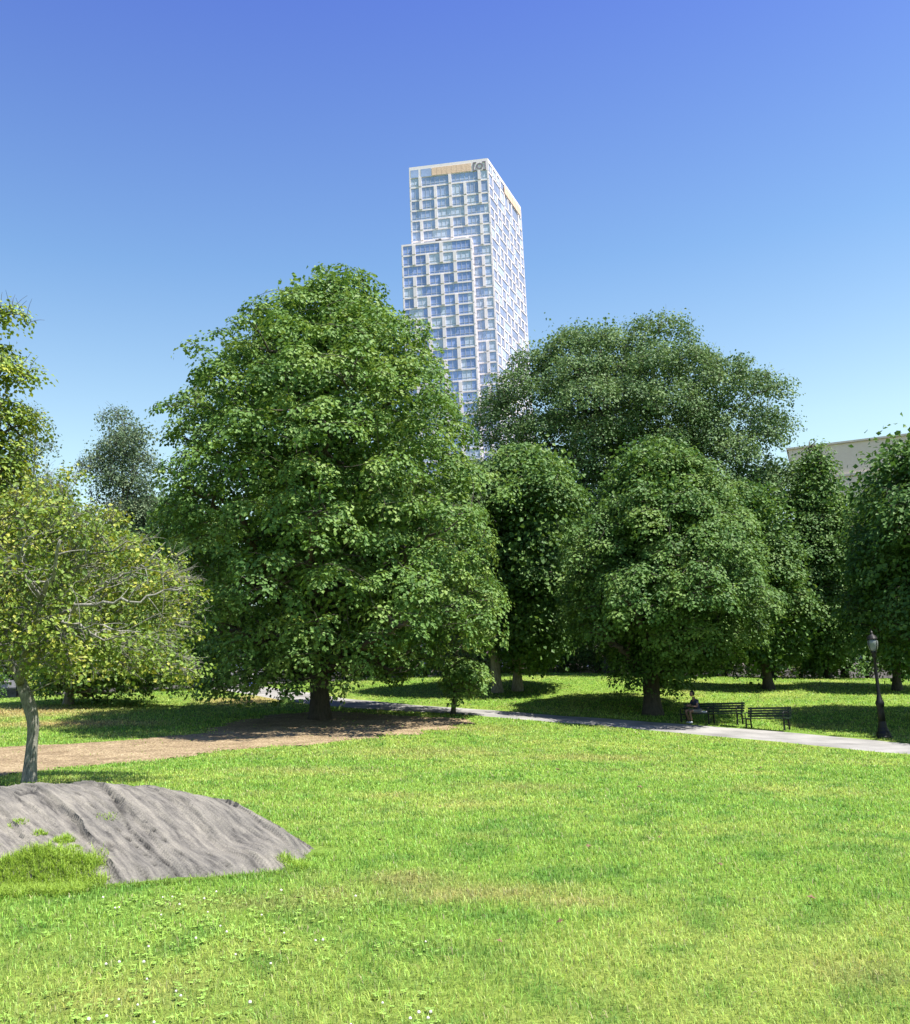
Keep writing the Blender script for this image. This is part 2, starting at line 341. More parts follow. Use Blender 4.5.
# ------------------------------------------------------------------ rock outcrop
rp = []
for px, py in [(318, 855), (290, 872), (200, 881), (150, 885), (90, 890), (0, 894)]:
    p = ground_at(px, py); rp.append((p[0], p[1], p[2] - .03))
EDGE_FRONT = list(rp)
for px, py, D in [(300, 846, 9.75), (270, 829, 10.1), (240, 812, 10.35), (215, 801, 10.55), (190, 793, 10.75), (130, 786, 11.0), (60, 783.5, 11.1), (0, 786, 11.1), (-80, 795, 11.0), (-200, 815, 10.9)]:
    rp.append(tuple(at_depth(px, py, D)))
for px, py, D in [(270, 866, 9.1), (200, 845, 9.6), (120, 845, 9.4), (60, 860, 8.9), (0, 855, 9.0), (60, 820, 10.0), (150, 820, 10.1), (0, 820, 9.9), (230, 845, 9.75)]:
    rp.append(tuple(at_depth(px, py, D)))
rp += [(-1.2, 10.2, -.1), (-1.9, 11.1, 0), (-2.8, 12.0, 0.0), (-4.2, 12.9, .1), (-6, 13.2, .15), (-8, 13, .1), (-7.5, 8.2, -.05), (-9.2, 9.5, -.1), (-9.3, 11.5, 0)]
rp = np.array(rp); RT_ = TPS(rp, .01)
ROCKP = np.array([p[:2] for p in EDGE_FRONT] + [(-7.5, 8.2), (-9.3, 9.5), (-9.3, 11.5), (-8, 13), (-6, 13.2), (-4.2, 12.9), (-2.8, 12), (-1.9, 11.1), (-1.25, 10.1)])
xs = np.arange(-9.8, -.9, .028); ys = np.arange(7.2, 13.6, .028); X, Y = np.meshgrid(xs, ys)
SD = poly_sd(X, Y, ROCKP).reshape(X.shape) + .16 * (fbm(X * 3, Y * 3, 0, 71) - .5)
ux, uy = .66, -.75; A = X * ux + Y * uy; B = -X * uy + Y * ux
warp = .2 * (fbm(X * 1.1, Y * 1.1, 0, 75) - .5)
st = 0
for fq, am, sd_ in ((1.9, .042, 81), (5.0, .028, 83), (12, .012, 85), (28, .006, 87)):
    q = (B + warp) * fq + .45 * fbm(A * .4 * fq ** .4, B * .3, 0, sd_); saw = q - np.floor(q)
    st = st + am * ((1 - saw) ** 2.2 - .33) * (.35 + .9 * vn(A * .8, B * fq * .25, 0, sd_ + 1))
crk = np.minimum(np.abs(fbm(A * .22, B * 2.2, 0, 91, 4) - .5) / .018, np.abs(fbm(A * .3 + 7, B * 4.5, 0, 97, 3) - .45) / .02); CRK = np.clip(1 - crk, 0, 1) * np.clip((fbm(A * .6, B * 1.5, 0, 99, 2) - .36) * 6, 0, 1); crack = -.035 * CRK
Zr = RT_(X, Y) + st + crack + .045 * (fbm(X * 1.0, Y * 1.0, 0, 93) - .5) + .012 * (fbm(A * 6, B * 18, 0, 95) - .5)
fade = np.clip(-SD / .35, 0, 1); gz = hz(X, Y); Zr = np.where(SD > 0, gz - .12, gz - .08 + (Zr - gz + .08) * np.sqrt(fade))
idx = np.arange(X.size).reshape(X.shape); ok = SD < .12; q = ok[:-1, :-1] & ok[1:, :-1] & ok[:-1, 1:] & ok[1:, 1:]
F = np.stack([idx[:-1, :-1][q], idx[:-1, 1:][q], idx[1:, 1:][q], idx[1:, :-1][q]], -1)
V = np.stack([X, Y, Zr], -1).reshape(-1, 3); used = np.unique(F); rm = np.full(len(V), -1); rm[used] = np.arange(len(used))
m, nt_, b = mat('schist'); L = nt_.links.new; tc = N(nt_, 'ShaderNodeTexCoord')
mp = N(nt_, 'ShaderNodeMapping'); mp.vector_type = 'TEXTURE'; mp.inputs['Rotation'].default_value = (0, 0, math.atan2(-.75, .66)); mp.inputs['Scale'].default_value = (.9, .085, .25); L(tc.outputs['Object'], mp.inputs['Vector'])
n1 = N(nt_, 'ShaderNodeTexNoise', Scale=1.4, Detail=9.0, Roughness=.68); n2 = N(nt_, 'ShaderNodeTexNoise', Scale=.9, Detail=6.0); n3 = N(nt_, 'ShaderNodeTexNoise', Scale=70.0, Detail=3.0); n4 = N(nt_, 'ShaderNodeTexNoise', Scale=7.0, Detail=6.0, Roughness=.75)
L(mp.outputs[0], n1.inputs['Vector'])
for n_ in (n2, n3, n4): L(tc.outputs['Object'], n_.inputs['Vector'])
r1 = ramp(nt_, [(.32, (.045, .042, .038)), (.43, (.125, .119, .11)), (.55, (.19, .18, .162)), (.72, (.27, .255, .225))]); L(n1.outputs['Fac'], r1.inputs['Fac'])
r2 = ramp(nt_, [(.35, (.72, .72, .71)), (.6, (1.0, .985, .95))]); L(n2.outputs['Fac'], r2.inputs['Fac'])
r3 = ramp(nt_, [(.3, (.8, .8, .8)), (.7, (1.15, 1.15, 1.15))]); L(n3.outputs['Fac'], r3.inputs['Fac'])
r4 = ramp(nt_, [(.6, (1, 1, 1)), (.75, (.55, .54, .5))]); L(n4.outputs['Fac'], r4.inputs['Fac'])
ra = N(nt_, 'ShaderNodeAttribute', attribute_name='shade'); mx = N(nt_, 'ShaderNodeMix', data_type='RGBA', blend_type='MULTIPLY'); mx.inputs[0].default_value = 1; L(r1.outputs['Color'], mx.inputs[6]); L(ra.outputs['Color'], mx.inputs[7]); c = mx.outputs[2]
for r_ in (r2, r3, r4):
    mx = N(nt_, 'ShaderNodeMix', data_type='RGBA', blend_type='MULTIPLY'); mx.inputs[0].default_value = 1; L(c, mx.inputs[6]); L(r_.outputs['Color'], mx.inputs[7]); c = mx.outputs[2]
L(c, b.inputs['Base Color']); b.inputs['Roughness'].default_value = .85
bp = N(nt_, 'ShaderNodeBump', Strength=.7, Distance=.03); L(n1.outputs['Fac'], bp.inputs['Height']); bp2 = N(nt_, 'ShaderNodeBump', Strength=.35, Distance=.01); L(n3.outputs['Fac'], bp2.inputs['Height']); L(bp.outputs['Normal'], bp2.inputs['Normal']); L(bp2.outputs['Normal'], b.inputs['Normal'])
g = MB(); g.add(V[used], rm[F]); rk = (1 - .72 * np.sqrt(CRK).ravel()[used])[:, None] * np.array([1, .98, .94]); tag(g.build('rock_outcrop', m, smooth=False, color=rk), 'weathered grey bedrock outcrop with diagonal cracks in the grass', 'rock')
def rock_z(x, y):
    ix = np.clip(((x - xs[0]) / .028).round().astype(int), 0, len(xs) - 1); iy = np.clip(((y - ys[0]) / .028).round().astype(int), 0, len(ys) - 1)
    return Zr[iy, ix]
ROCKS = SD; RX0, RY0 = xs[0], ys[0]
def rock_sd(x, y):
    ix = np.clip(((x - RX0) / .028).round().astype(int), 0, SD.shape[1] - 1); iy = np.clip(((y - RY0) / .028).round().astype(int), 0, SD.shape[0] - 1)
    inn = (x > xs[0]) & (x < xs[-1]) & (y > ys[0]) & (y < ys[-1]); return np.where(inn, SD[iy, ix], 9.)
GRASSISLE = np.array([at_depth(px, py, D)[:2] for px, py, D in [(-60, 880, 8.55), (0, 888, 8.35), (45, 888, 8.35), (80, 880, 8.55), (98, 868, 8.8), (85, 860, 9.0), (60, 858, 9.1), (0, 862, 9.0), (-60, 858, 9.1)]])

# ------------------------------------------------------------------ grass
def blades(x, y, z, hgt, wid, col, rng, lean=.5):
    n = len(x); th = rng.uniform(0, 2 * np.pi, n); d = np.stack([np.cos(th), np.sin(th), 0 * th], -1); s = np.stack([-np.sin(th), np.cos(th), 0 * th], -1)
    ln = (rng.random(n) * lean * 1.4 + .08)[:, None]; h = hgt[:, None]; wv = wid[:, None]
    p = np.stack([x, y, z], -1); U = np.array([0, 0, 1.])
    m1 = p + U * h * .55 + d * h * ln * .35; tp = p + U * h * (1 - .35 * ln) + d * h * ln * 1.1
    V = np.stack([p - s * wv * .5, p + s * wv * .5, m1 + s * wv * .42, m1 - s * wv * .42, tp], 1).reshape(-1, 3)
    k = np.arange(n)[:, None] * 5
    Q = k + np.array([[0, 1, 2, 3]]); T = k + np.array([[3, 2, 4]])
    return V, Q, T, np.repeat(col, 5, 0)
m, nt_, b = mat('grass blades'); L = nt_.links.new
at = N(nt_, 'ShaderNodeAttribute', attribute_name='shade'); L(at.outputs['Color'], b.inputs['Base Color']); b.inputs['Roughness'].default_value = .5; b.inputs['Specular IOR Level'].default_value = .3
tr = N(nt_, 'ShaderNodeBsdfTranslucent'); hs = N(nt_, 'ShaderNodeHueSaturation', Hue=.49, Saturation=1.05, Value=1.35); L(at.outputs['Color'], hs.inputs['Color']); L(hs.outputs['Color'], tr.inputs['Color'])
mx = N(nt_, 'ShaderNodeMixShader', Fac=.4); L(b.outputs[0], mx.inputs[1]); L(tr.outputs[0], mx.inputs[2]); L(mx.outputs[0], nt_.nodes['Material Output'].inputs['Surface'])
M['grass'] = m
NB = 620000
D = 4.2 * (66 / 4.2) ** RNG.random(NB); X = (RNG.random(NB) - .5) * (1.15 * D + 7); Y = np.sqrt(np.maximum(D ** 2 - X ** 2 * .2, 1))
keep = (path_dist(X, Y) > -.03 + .12 * RNG.random(NB)) & ~((mulch_d(X, Y) < .3 * RNG.normal(size=NB)) & (RNG.random(NB) < .97)) & (rock_sd(X, Y) > -.04)
X, Y, D = X[keep], Y[keep], D[keep]; n = len(X)
col = lawn_color(X, Y) * RNG.uniform(.5, 1.55, (n, 1)) * (1 + .08 * RNG.normal(size=(n, 3)))
dry = RNG.random(n) < .035; col[dry] = np.array([.42, .38, .2]) * RNG.uniform(.7, 1.2, (dry.sum(), 1))
tall = .6 + .9 * fbm(X * 1.3, Y * 1.3, 0, 61, 3)
hgt = np.clip(.042 + .0011 * D, .04, .085) * tall * RNG.uniform(.6, 1.3, n); wid = np.clip(.0042 * D / 5.5, .0035, .035) * RNG.uniform(.7, 1.3, n)
V, Q, T, C = blades(X, Y, hz(X, Y) - .005, hgt, wid, np.clip(col, 0, 1), RNG, .9)
g = MB(); g.add(V, [Q, T]); tag(g.build('lawn_grass', M['grass'], color=C), 'short mown green grass covering the lawn', 'grass', kind='stuff')
# grass growing on and along the rock
bx, by, bz, bh, bc = [], [], [], [], []
def put(cx, cy, r, n, h, c):
    a = RNG.uniform(0, 2 * np.pi, n); q = r * np.sqrt(RNG.random(n)); bx.append(cx + q * np.cos(a)); by.append(cy + q * np.sin(a)); bh.append(h * RNG.uniform(.5, 1.2, n) * (1.1 - .5 * q / r)); bc.append(np.array(c) * RNG.uniform(.7, 1.3, (n, 1)))
xa, ya = GRASSISLE.min(0); xb, yb = GRASSISLE.max(0); n = 30000
X = RNG.uniform(xa - .3, xb + .1, n); Y = RNG.uniform(ya - .1, yb + .1, n); k = poly_sd(X, Y, GRASSISLE) + .55 * (fbm(X * 5, Y * 5, 0, 65) - .5) + .05 * RNG.normal(size=n) < 0; X, Y = X[k], Y[k]
bx.append(X); by.append(Y); bh.append(RNG.uniform(.03, .12, len(X))); bc.append(np.array([.30, .43, .07]) * RNG.uniform(.7, 1.3, (len(X), 1)))
for px, py, D, r, n, h in [(64, 845, 9.35, .10, 260, .10), (40, 838, 9.5, .07, 120, .08), (18, 823, 9.8, .10, 160, .06), (108, 815, 10.1, .13, 90, .05), (75, 850, 9.2, .07, 90, .06), (290, 856, 9.4, .12, 260, .13), (303, 862, 9.2, .10, 160, .12), (100, 864, 8.95, .06, 60, .04)]:
    p = at_depth(px, py, D); put(p[0], p[1], r, n, h, (.28, .42, .06))
E_ = np.array(EDGE_FRONT)[:, :2]
for a, b_ in zip(E_[:-1], E_[1:]):
    for t in np.linspace(0, 1, 16): p = a + (b_ - a) * t; put(p[0] + RNG.normal() * .03, p[1] + RNG.normal() * .03, .07, 22, .085, (.2, .31, .05))
X, Y = np.concatenate(bx), np.concatenate(by); Z = np.maximum(np.where(rock_sd(X, Y) < 9, rock_z(X, Y), -9), hz(X, Y)); V, Q, T, C = blades(X, Y, Z - .01, np.concatenate(bh), np.full(len(X), .0065), np.clip(np.concatenate(bc), 0, 1), RNG, .9)
g = MB(); g.add(V, [Q, T]); tag(g.build('rock_grass', M['grass'], color=C), 'bright yellow green grass growing in hollows and edges of the rock', 'grass', kind='stuff')
# clover: three-leaf rosettes and white heads
m_cl = plain('clover leaf', (.20, .34, .05), .6, nscale=9, namp=.3); m_wh = plain('clover bloom', (.72, .66, .6), .8)
g = MB(); n = 1500; D = RNG.uniform(4.5, 8.2, n); X = RNG.uniform(-.55, -.02, n) * D; Y = D.copy(); k = (fbm(X * 1.1, Y * 1.1, 0, 101) + .12 * RNG.normal(size=n) > .5) & (rock_sd(X, Y) > .1); X, Y = X[k], Y[k]; Z = hz(X, Y)
for x, y, z in zip(X, Y, Z):
    a0 = RNG.uniform(0, 6.28); h = RNG.uniform(.012, .032); s = RNG.uniform(.008, .014); vs = []; fs = []
    for q in range(3):
        a = a0 + q * 2.094; c_ = np.array([x + math.cos(a) * s, y + math.sin(a) * s, z + h + RNG.normal() * .003]); a2 = np.linspace(0, 6.283, 5, endpoint=False) + a
        vs.append(np.stack([c_[0] + s * np.cos(a2), c_[1] + s * np.sin(a2), c_[2] + .003 * np.cos(a2 * 2)], -1)); fs.append(np.arange(5) + 5 * q)
    g.add(np.concatenate(vs), np.array(fs), 0)
for x, y, z in list(zip(X, Y, Z))[::11]:
    r = RNG.uniform(.006, .010); g.lathe((x, y, z + RNG.uniform(.045, .065)), [(.001, -r), (r * .8, -r * .5), (r, .0), (r * .75, r * .6), (.001, r)], 6, 1)
tag(g.build('clover', [m_cl, m_wh]), 'white clover in flower scattered through the near grass', 'clover', kind='stuff')

# ------------------------------------------------------------------ trees
def unit(a): return a / (np.linalg.norm(a, axis=-1, keepdims=True) + 1e-9)
def bez(p0, p1, p2, n):
    t = np.linspace(0, 1, n)[:, None]; return (1 - t) ** 2 * p0 + 2 * t * (1 - t) * p1 + t * t * p2
def leaf_mesh(g, C, O, R, n, size, rng, droop=.35, thick=.12, upw=1.0, rnd=.5, tint0=None, wr=.42, ctint=.22):
    m = len(C); nrm = unit(np.array([0, 0, upw]) + O * .55 + rng.normal(size=(m, 3)) * .22)
    ref = unit(np.stack([-O[:, 1], O[:, 0], np.zeros(m)], -1) + 1e-4); t1 = unit(np.cross(nrm, ref)); t2 = np.cross(nrm, t1)
    rr = np.sqrt(rng.random((m, n))); th = rng.uniform(0, 2 * np.pi, (m, n)); el = rng.uniform(.75, 1.25, (m, 1))
    lob = 1 + .35 * np.sin(3 * th + rng.uniform(0, 6.3, (m, 1))) * rng.random((m, 1))
    a = rr * lob * np.cos(th) * el; b = rr * lob * np.sin(th) / el; Rm = R[:, None]
    P = C[:, None] + (t1[:, None] * a[..., None] + t2[:, None] * b[..., None]) * Rm[..., None] + nrm[:, None] * ((-droop * rr ** 2 + rng.normal(size=(m, n)) * thick) * Rm)[..., None]
    P = P + rng.normal(size=P.shape) * .05 * Rm[..., None]
    rad = unit(t1[:, None] * a[..., None] + t2[:, None] * b[..., None])
    ln = unit(nrm[:, None] + rad * (1.0 * rr)[..., None] + rng.normal(size=P.shape) * rnd); ld = rad + rng.normal(size=P.shape) * .7 - np.array([0, 0, .35]); ld = unit(ld - ln * (ld * ln).sum(-1, keepdims=True)); ls = np.cross(ln, ld)
    s = (size * rng.uniform(.65, 1.25, (m, n)))[..., None]
    fold = ln * s * .12
    Vt = np.stack([P, P + ld * s * .45 + ls * s * wr + fold, P + ld * s, P + ld * s * .45 - ls * s * wr + fold], 2).reshape(-1, 3)
    k = np.arange(m * n)[:, None] * 4; F = np.concatenate([k + np.array([[0, 1, 2]]), k + np.array([[0, 2, 3]])])
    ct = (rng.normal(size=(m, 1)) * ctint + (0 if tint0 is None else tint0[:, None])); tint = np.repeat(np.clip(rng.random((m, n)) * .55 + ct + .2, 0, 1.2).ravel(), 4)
    g.add(Vt, F, 0, tint)

def profile(D, prof):
    rows = []
    for py, xl, xr in prof:
        a = at_depth(xl, py, D); b = at_depth(xr, py, D); rows.append(((a[2] + b[2]) / 2, a[0], b[0]))
    rows = np.array(sorted(rows)); return rows

def tree(name, label, prof, base, D, trunk_r, leafm, barkm, seed, nclump=900, R=.75, nleaf=65, size=.15, depth=.95, inner=.42, droop=.62, trunk=None, nlimb=14, group='trees around the lawn', rough=.16, twig=.018, fork=.25, thick=.12, bare=0, topz=.82, cat='tree', gap=0.0, rnd=.3, sink=.1, lobe=None, sp=1.27, fill=.3, flat=.7, mdf=.62, cap=(-.22, .45), fq=.64):
    rng = np.random.default_rng(seed)
    pf = profile(D, prof); z0, z1 = pf[0, 0], pf[-1, 0]
    if base is None: base = None
    bp_ = np.array(base, float)
    L_ = lambda z: np.interp(z, pf[:, 0], pf[:, 1]); R_ = lambda z: np.interp(z, pf[:, 0], pf[:, 2])
    # boughs: rounded masses of foliage spread over the crown, clumps sit on their upper and outer sides
    rL = lobe or R * 2.5
    K = 4200; zz = rng.uniform(z0 + rL * .25, z1 - rL * .72, K); zu = np.minimum(zz + rL * .7, z1); LL = np.maximum(L_(zz), L_(zu)); RR = np.minimum(R_(zz), R_(zu)); wz = (RR - LL) / 2; xm = (LL + RR) / 2
    pk = rng.random(K) < (wz / wz.max()) ** .8; zz = zz[pk]; wz = wz[pk]; xm = xm[pk]; K = len(zz)
    th = rng.uniform(0, 2 * np.pi, K); rho = np.where(rng.random(K) < .78, rng.uniform(.82, 1.06, K), rng.uniform(0, .8, K))
    xc = xm; rr = np.maximum(wz - rL * .85 - R * .4, wz * .12) * rho
    BC = np.stack([xc + rr * np.cos(th), D + rr * depth * np.sin(th), zz], -1); kb = []; BR = rL * rng.uniform(.62, 1.22, K)
    for i_ in range(K):
        if all(((BC[i_] - BC[q]) ** 2 * (1, 1, 1.7)).sum() > (sp * (BR[i_] + BR[q]) / 2) ** 2 for q in kb): kb.append(i_)
        if len(kb) > 400: break
    BC = BC[kb]; BR = BR[kb]; nb_ = len(kb); K = int(nclump * 5); own = rng.choice(nb_, K, p=BR ** 2 / (BR ** 2).sum())
    dv = unit(rng.normal(size=(K, 3))); outw = unit(BC[own] - np.array([(pf[:, 1] + pf[:, 2]).mean() / 2, D, z0 * .7 + z1 * .3])); 
    kp = (dv * (outw * .9 + np.array([0, 0, .75]))).sum(1) > rng.uniform(*cap, K); own, dv, outw = own[kp], dv[kp], outw[kp]
    lump = 1 + rough * 1.6 * (vn(dv[:, 0] * 2 + own * 3.1, dv[:, 1] * 2, dv[:, 2] * 2, seed) - .5)
    C = BC[own] + dv * (BR[own] * lump * rng.uniform(.72, 1.0, len(own)))[:, None] * np.array([1.0, 1.0, flat]); CD = unit(dv * .7 + outw * .5)
    okc = (C[:, 2] > z0 - .2 * rL); C, CD = C[okc], CD[okc]
    if gap: kk_ = fbm(C[:, 0] * .5, C[:, 1] * .5, C[:, 2] * .6, seed + 3, 2) > gap; C, CD = C[kk_], CD[kk_]
    # thin out for spacing
    keep = []; cell = {}; md = R * mdf
    for i_, p in enumerate(C):
        k = tuple((p / md).astype(int)); bad = False
        for dx in (-1, 0, 1):
            for dy in (-1, 0, 1):
                for dz in (-1, 0, 1):
                    for q in cell.get((k[0] + dx, k[1] + dy, k[2] + dz), ()):
                        if ((C[q] - p) ** 2 * (1, 1, 2.2)).sum() < md * md: bad = True; break
                    if bad: break
                if bad: break
            if bad: break
        if not bad:
            keep.append(i_); cell.setdefault(k, []).append(i_)
        if len(keep) >= nclump: break
    C = C[keep]; CD = CD[keep]; m = len(C)
    # skeleton
    g = MB(); xcb = np.interp(z1, pf[:, 0], (pf[:, 1] + pf[:, 2]) / 2); top = np.array([xcb * .5 + bp_[0] * .5, D * .6 + bp_[1] * .4, z0 + (z1 - z0) * topz])
    if trunk is None:
        H = top[2] - bp_[2]; t = np.linspace(0, 1, 16)[:, None]
        TP = bp_ + (top - bp_) * t + np.concatenate([(fbm(t * 3, seed, 0, seed, 2) - .5), (fbm(t * 3, seed + 9, 0, seed, 2) - .5), 0 * t], 1) * H * .05 * np.sin(t * 3.14)
        tr_ = trunk_r * (1 - .86 * t[:, 0] ** .8)
    else:
        TP = np.array(trunk[0]); tr_ = np.array(trunk[1]); 
    TP = np.vstack([TP[:1] - [0, 0, sink * 2], TP]); tr_ = np.concatenate([[trunk_r * 1.3], tr_]); tr_[1] *= 1.12; 
    # finer trunk
    d = np.concatenate([[0], np.cumsum(np.linalg.norm(np.diff(TP, axis=0), axis=1))]); ts = np.linspace(0, d[-1], 34); TPf = np.stack([np.interp(ts, d, TP[:, k]) for k in range(3)], -1)
    for _ in range(2): TPf[1:-1] = .5 * TPf[1:-1] + .25 * (TPf[:-2] + TPf[2:])
    rf = np.interp(ts, d, tr_); k_ = 14; g.tube(TPf, rf * (1 + .06 * np.sin(ts * 5)), k_)
    # limbs via farthest point sampling
    far = [int(np.argmax(C[:, 2]))]; dd = ((C - C[far[0]]) ** 2).sum(1)
    for _ in range(nlimb - 1): q = int(np.argmax(dd)); far.append(q); dd = np.minimum(dd, ((C - C[q]) ** 2).sum(1))
    SP, SR = [TPf[14:]], [rf[14:]]
    lowz = bp_[2] + fork * (top[2] - bp_[2])
    for q in far:
        tgt = C[q]; hd = np.hypot(*(tgt[:2] - bp_[:2])); za = max(lowz, min(tgt[2] - .55 * hd, top[2] * .98)); ia = int(np.argmin(np.abs(TPf[:, 2] - za))); p0 = TPf[ia]; tgt = p0 + (tgt - p0) * .93
        midp = p0 + (tgt - p0) * .45 + np.array([0, 0, .12 * np.linalg.norm(tgt - p0) * (1 if tgt[2] > p0[2] + .2 * hd else .6)]) + rng.normal(size=3) * .05 * np.linalg.norm(tgt - p0)
        P = bez(p0, midp, tgt, 14); P[2:-1] += rng.normal(size=(11, 3)) * .022 * np.linalg.norm(tgt - p0); r0 = min(rf[ia] * .6, trunk_r * .5); rad = r0 * (1 - np.linspace(0, 1, 14)) ** .9 + twig * 1.2
        g.tube(P, rad, 7); SP.append(P[2:]); SR.append(rad[2:])
        # side limbs
        for _ in range(4):
            k0 = rng.integers(3, 11); cand = np.argsort(((C - P[k0]) ** 2).sum(1))[:max(8, m // 14)]; tq = C[rng.choice(cand)]; dl = np.linalg.norm(tq - P[k0])
            if dl < R: continue
            P2 = bez(P[k0], P[k0] + (tq - P[k0]) * .5 + rng.normal(size=3) * .1 * dl + [0, 0, .08 * dl], tq, 8); P2[1:-1] += rng.normal(size=(6, 3)) * .025 * dl; r2 = rad[k0] * .6 * (1 - np.linspace(0, 1, 8)) + twig; g.tube(P2, r2, 5); SP.append(P2[1:]); SR.append(r2[1:])
    SP = np.concatenate(SP); SR = np.concatenate(SR)
    buf = np.zeros((len(SP) + 4 * m, 3)); bR = np.zeros(len(buf)); ns = len(SP); buf[:ns] = SP; bR[:ns] = SR
    d0 = np.array([((SP - p) ** 2).sum(1).min() for p in C])
    for p in C[np.argsort(d0)]:
        SP = buf[:ns]; SR = bR[:ns]
        d2 = ((SP - p) ** 2).sum(1) + np.where(SP[:, 2] > p[2] + .1, 3.0, 0); q = int(np.argmin(d2)); s = SP[q]; dl = math.sqrt(((s - p) ** 2).sum())
        if dl > .15:
            P = bez(s, (s + p) / 2 + rng.normal(size=3) * .12 * dl + [0, 0, .1 * dl], p, 5); rw = np.linspace(min(SR[q] * .8, twig * 2.0), twig * .6, 5); g.tube(P, rw, 4, cap=False); buf[ns:ns + 4] = P[1:]; bR[ns:ns + 4] = rw[1:]; ns += 4
    if bare:
        for _ in range(bare):
            p = C[rng.integers(m)]; o_ = unit(p - np.array([bp_[0], bp_[1], lowz])); 
            for _ in range(3):
                e = p + unit(o_ + rng.normal(size=3) * .7) * R * rng.uniform(.5, 1.4); P = bez(p - o_ * R * .5, (p + e) / 2 + rng.normal(size=3) * .08, e, 5); g.tube(P, np.linspace(twig * .8, twig * .25, 5), 3, cap=False)
    O = unit(CD * (1, 1, .8)); Rv = R * rng.uniform(.65, 1.25, m)
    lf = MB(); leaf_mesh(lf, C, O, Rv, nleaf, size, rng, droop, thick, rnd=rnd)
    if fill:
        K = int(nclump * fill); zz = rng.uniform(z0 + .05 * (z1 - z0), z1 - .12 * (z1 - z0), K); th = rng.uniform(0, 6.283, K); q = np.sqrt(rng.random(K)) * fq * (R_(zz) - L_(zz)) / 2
        CF = np.stack([(L_(zz) + R_(zz)) / 2 + q * np.cos(th), D + q * depth * np.sin(th), zz], -1); leaf_mesh(lf, CF, unit(CF - [bp_[0], bp_[1], z0]), np.full(K, R * 1.35), int(nleaf * .8), size * 1.35, rng, .2, .45, rnd=.9, tint0=np.full(K, -.1))  # inner fill leaves tinted darker, shade inside the crown put into their colour
    org = bp_.copy()
    root = empty(name, org, 0, label, cat, group)
    for mb in (g, lf): mb.v = [v - org for v in mb.v]
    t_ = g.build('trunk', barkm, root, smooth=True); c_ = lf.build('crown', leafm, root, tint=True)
    return root
def gp(px, py, D):
    p = at_depth(px, py, D); return np.array([p[0], p[1], float(hz(p[0], p[1]))])

tree('maple_tree', 'largest tree, a dark green maple with full rounded crown standing in the mulch bed',
     [(256, 318, 346), (278, 290, 388), (300, 268, 412), (325, 230, 436), (350, 206, 453), (380, 172, 470), (410, 156, 480), (450, 160, 492), (500, 164, 504), (550, 166, 508), (590, 178, 516), (625, 182, 508), (648, 188, 468), (668, 195, 425), (688, 205, 400)],
     gp(320, 720, 40), 40, .42, M['maple'], M['bark'], 21, nclump=2700, R=.5, nleaf=58, size=.16, lobe=1.35, sp=1.38, flat=.8, mdf=.85, rough=.35, cap=(-.15, .5), fq=.58, nlimb=26, fork=.1, topz=.88, depth=1.5, fill=.35)
tree('young_maple_tree', 'small young maple with a thin trunk beside the path, right of the big maple',
     [(640, 450, 475), (655, 436, 492), (672, 430, 500), (688, 434, 496), (696, 445, 480)], gp(453, 713.5, 41.8), 41.8, .12, M['maple'], M['bark'], 22, nclump=60, R=.4, nleaf=46, size=.15, nlimb=6, fork=.45, lobe=.6, fill=0)
tree('oak_tree', 'dense broad green tree with a thick dark trunk behind the seated person',
     [(428, 630, 668), (455, 600, 705), (490, 572, 742), (540, 552, 770), (580, 542, 788), (618, 556, 786), (648, 590, 755), (682, 628, 712)],
     gp(653, 715, 44), 44, .43, M['oak'], M['bark'], 23, nclump=2000, R=.5, nleaf=62, size=.145, lobe=1.7, sp=1.4, flat=.85, mdf=.85, rough=.35, cap=(-.15, .5), fq=.6, fill=.35, depth=1.6, nlimb=20, fork=.16)
tree('elm_tree', 'tall airy tree with fine leaves and dark forked limbs rising behind the oak',
     [(308, 596, 650), (322, 532, 695), (345, 492, 722), (368, 474, 772), (400, 462, 788), (440, 464, 790), (490, 475, 786), (540, 480, 780), (580, 500, 765)],
     gp(612, 676, 66), 66, .55, M['elm'], M['bark'], 24, nclump=2900, R=.8, nleaf=62, size=.18, rough=.4, thick=.3, depth=.65, droop=.3, nlimb=26, gap=.3, fork=.3, bare=600, rnd=.5, lobe=2.3, fill=.16, sp=1.3)
tree('forked_tree', 'mid height tree with a pale twin trunk left of the lit lawn crest',
     [(446, 495, 552), (468, 472, 582), (505, 470, 590), (560, 472, 596), (610, 480, 590), (645, 490, 575), (660, 505, 550)], gp(517, 677, 53.5), 53.5, .3, M['oak'], M['bark_pale'], 25, nclump=1200, R=.85, nleaf=56, size=.2, depth=1.9, nlimb=10, rough=.2, fork=.25, droop=.3)
tree('leaning_tree', 'slender tree whose pale trunk leans left behind the young maple',
     [(455, 450, 490), (500, 430, 510), (560, 420, 520), (615, 425, 520), (645, 440, 505)], gp(497, 679, 53), 53, .3, M['elm'], M['bark_pale'], 26, nclump=900, R=.8, depth=1.5, nleaf=55, size=.18, nlimb=8, fork=.3)
tree('spreading_tree', 'bushy green tree right of the oak, spreading over the back of the benches lawn',
     [(470, 715, 750), (492, 700, 785), (535, 695, 812), (590, 700, 826), (630, 712, 822), (658, 730, 800), (670, 745, 785)], gp(768, 680, 54), 54, .3, M['oak'], M['bark'], 27, nclump=800, R=.75, nleaf=62, size=.18, nlimb=12, rough=.2, fork=.2)
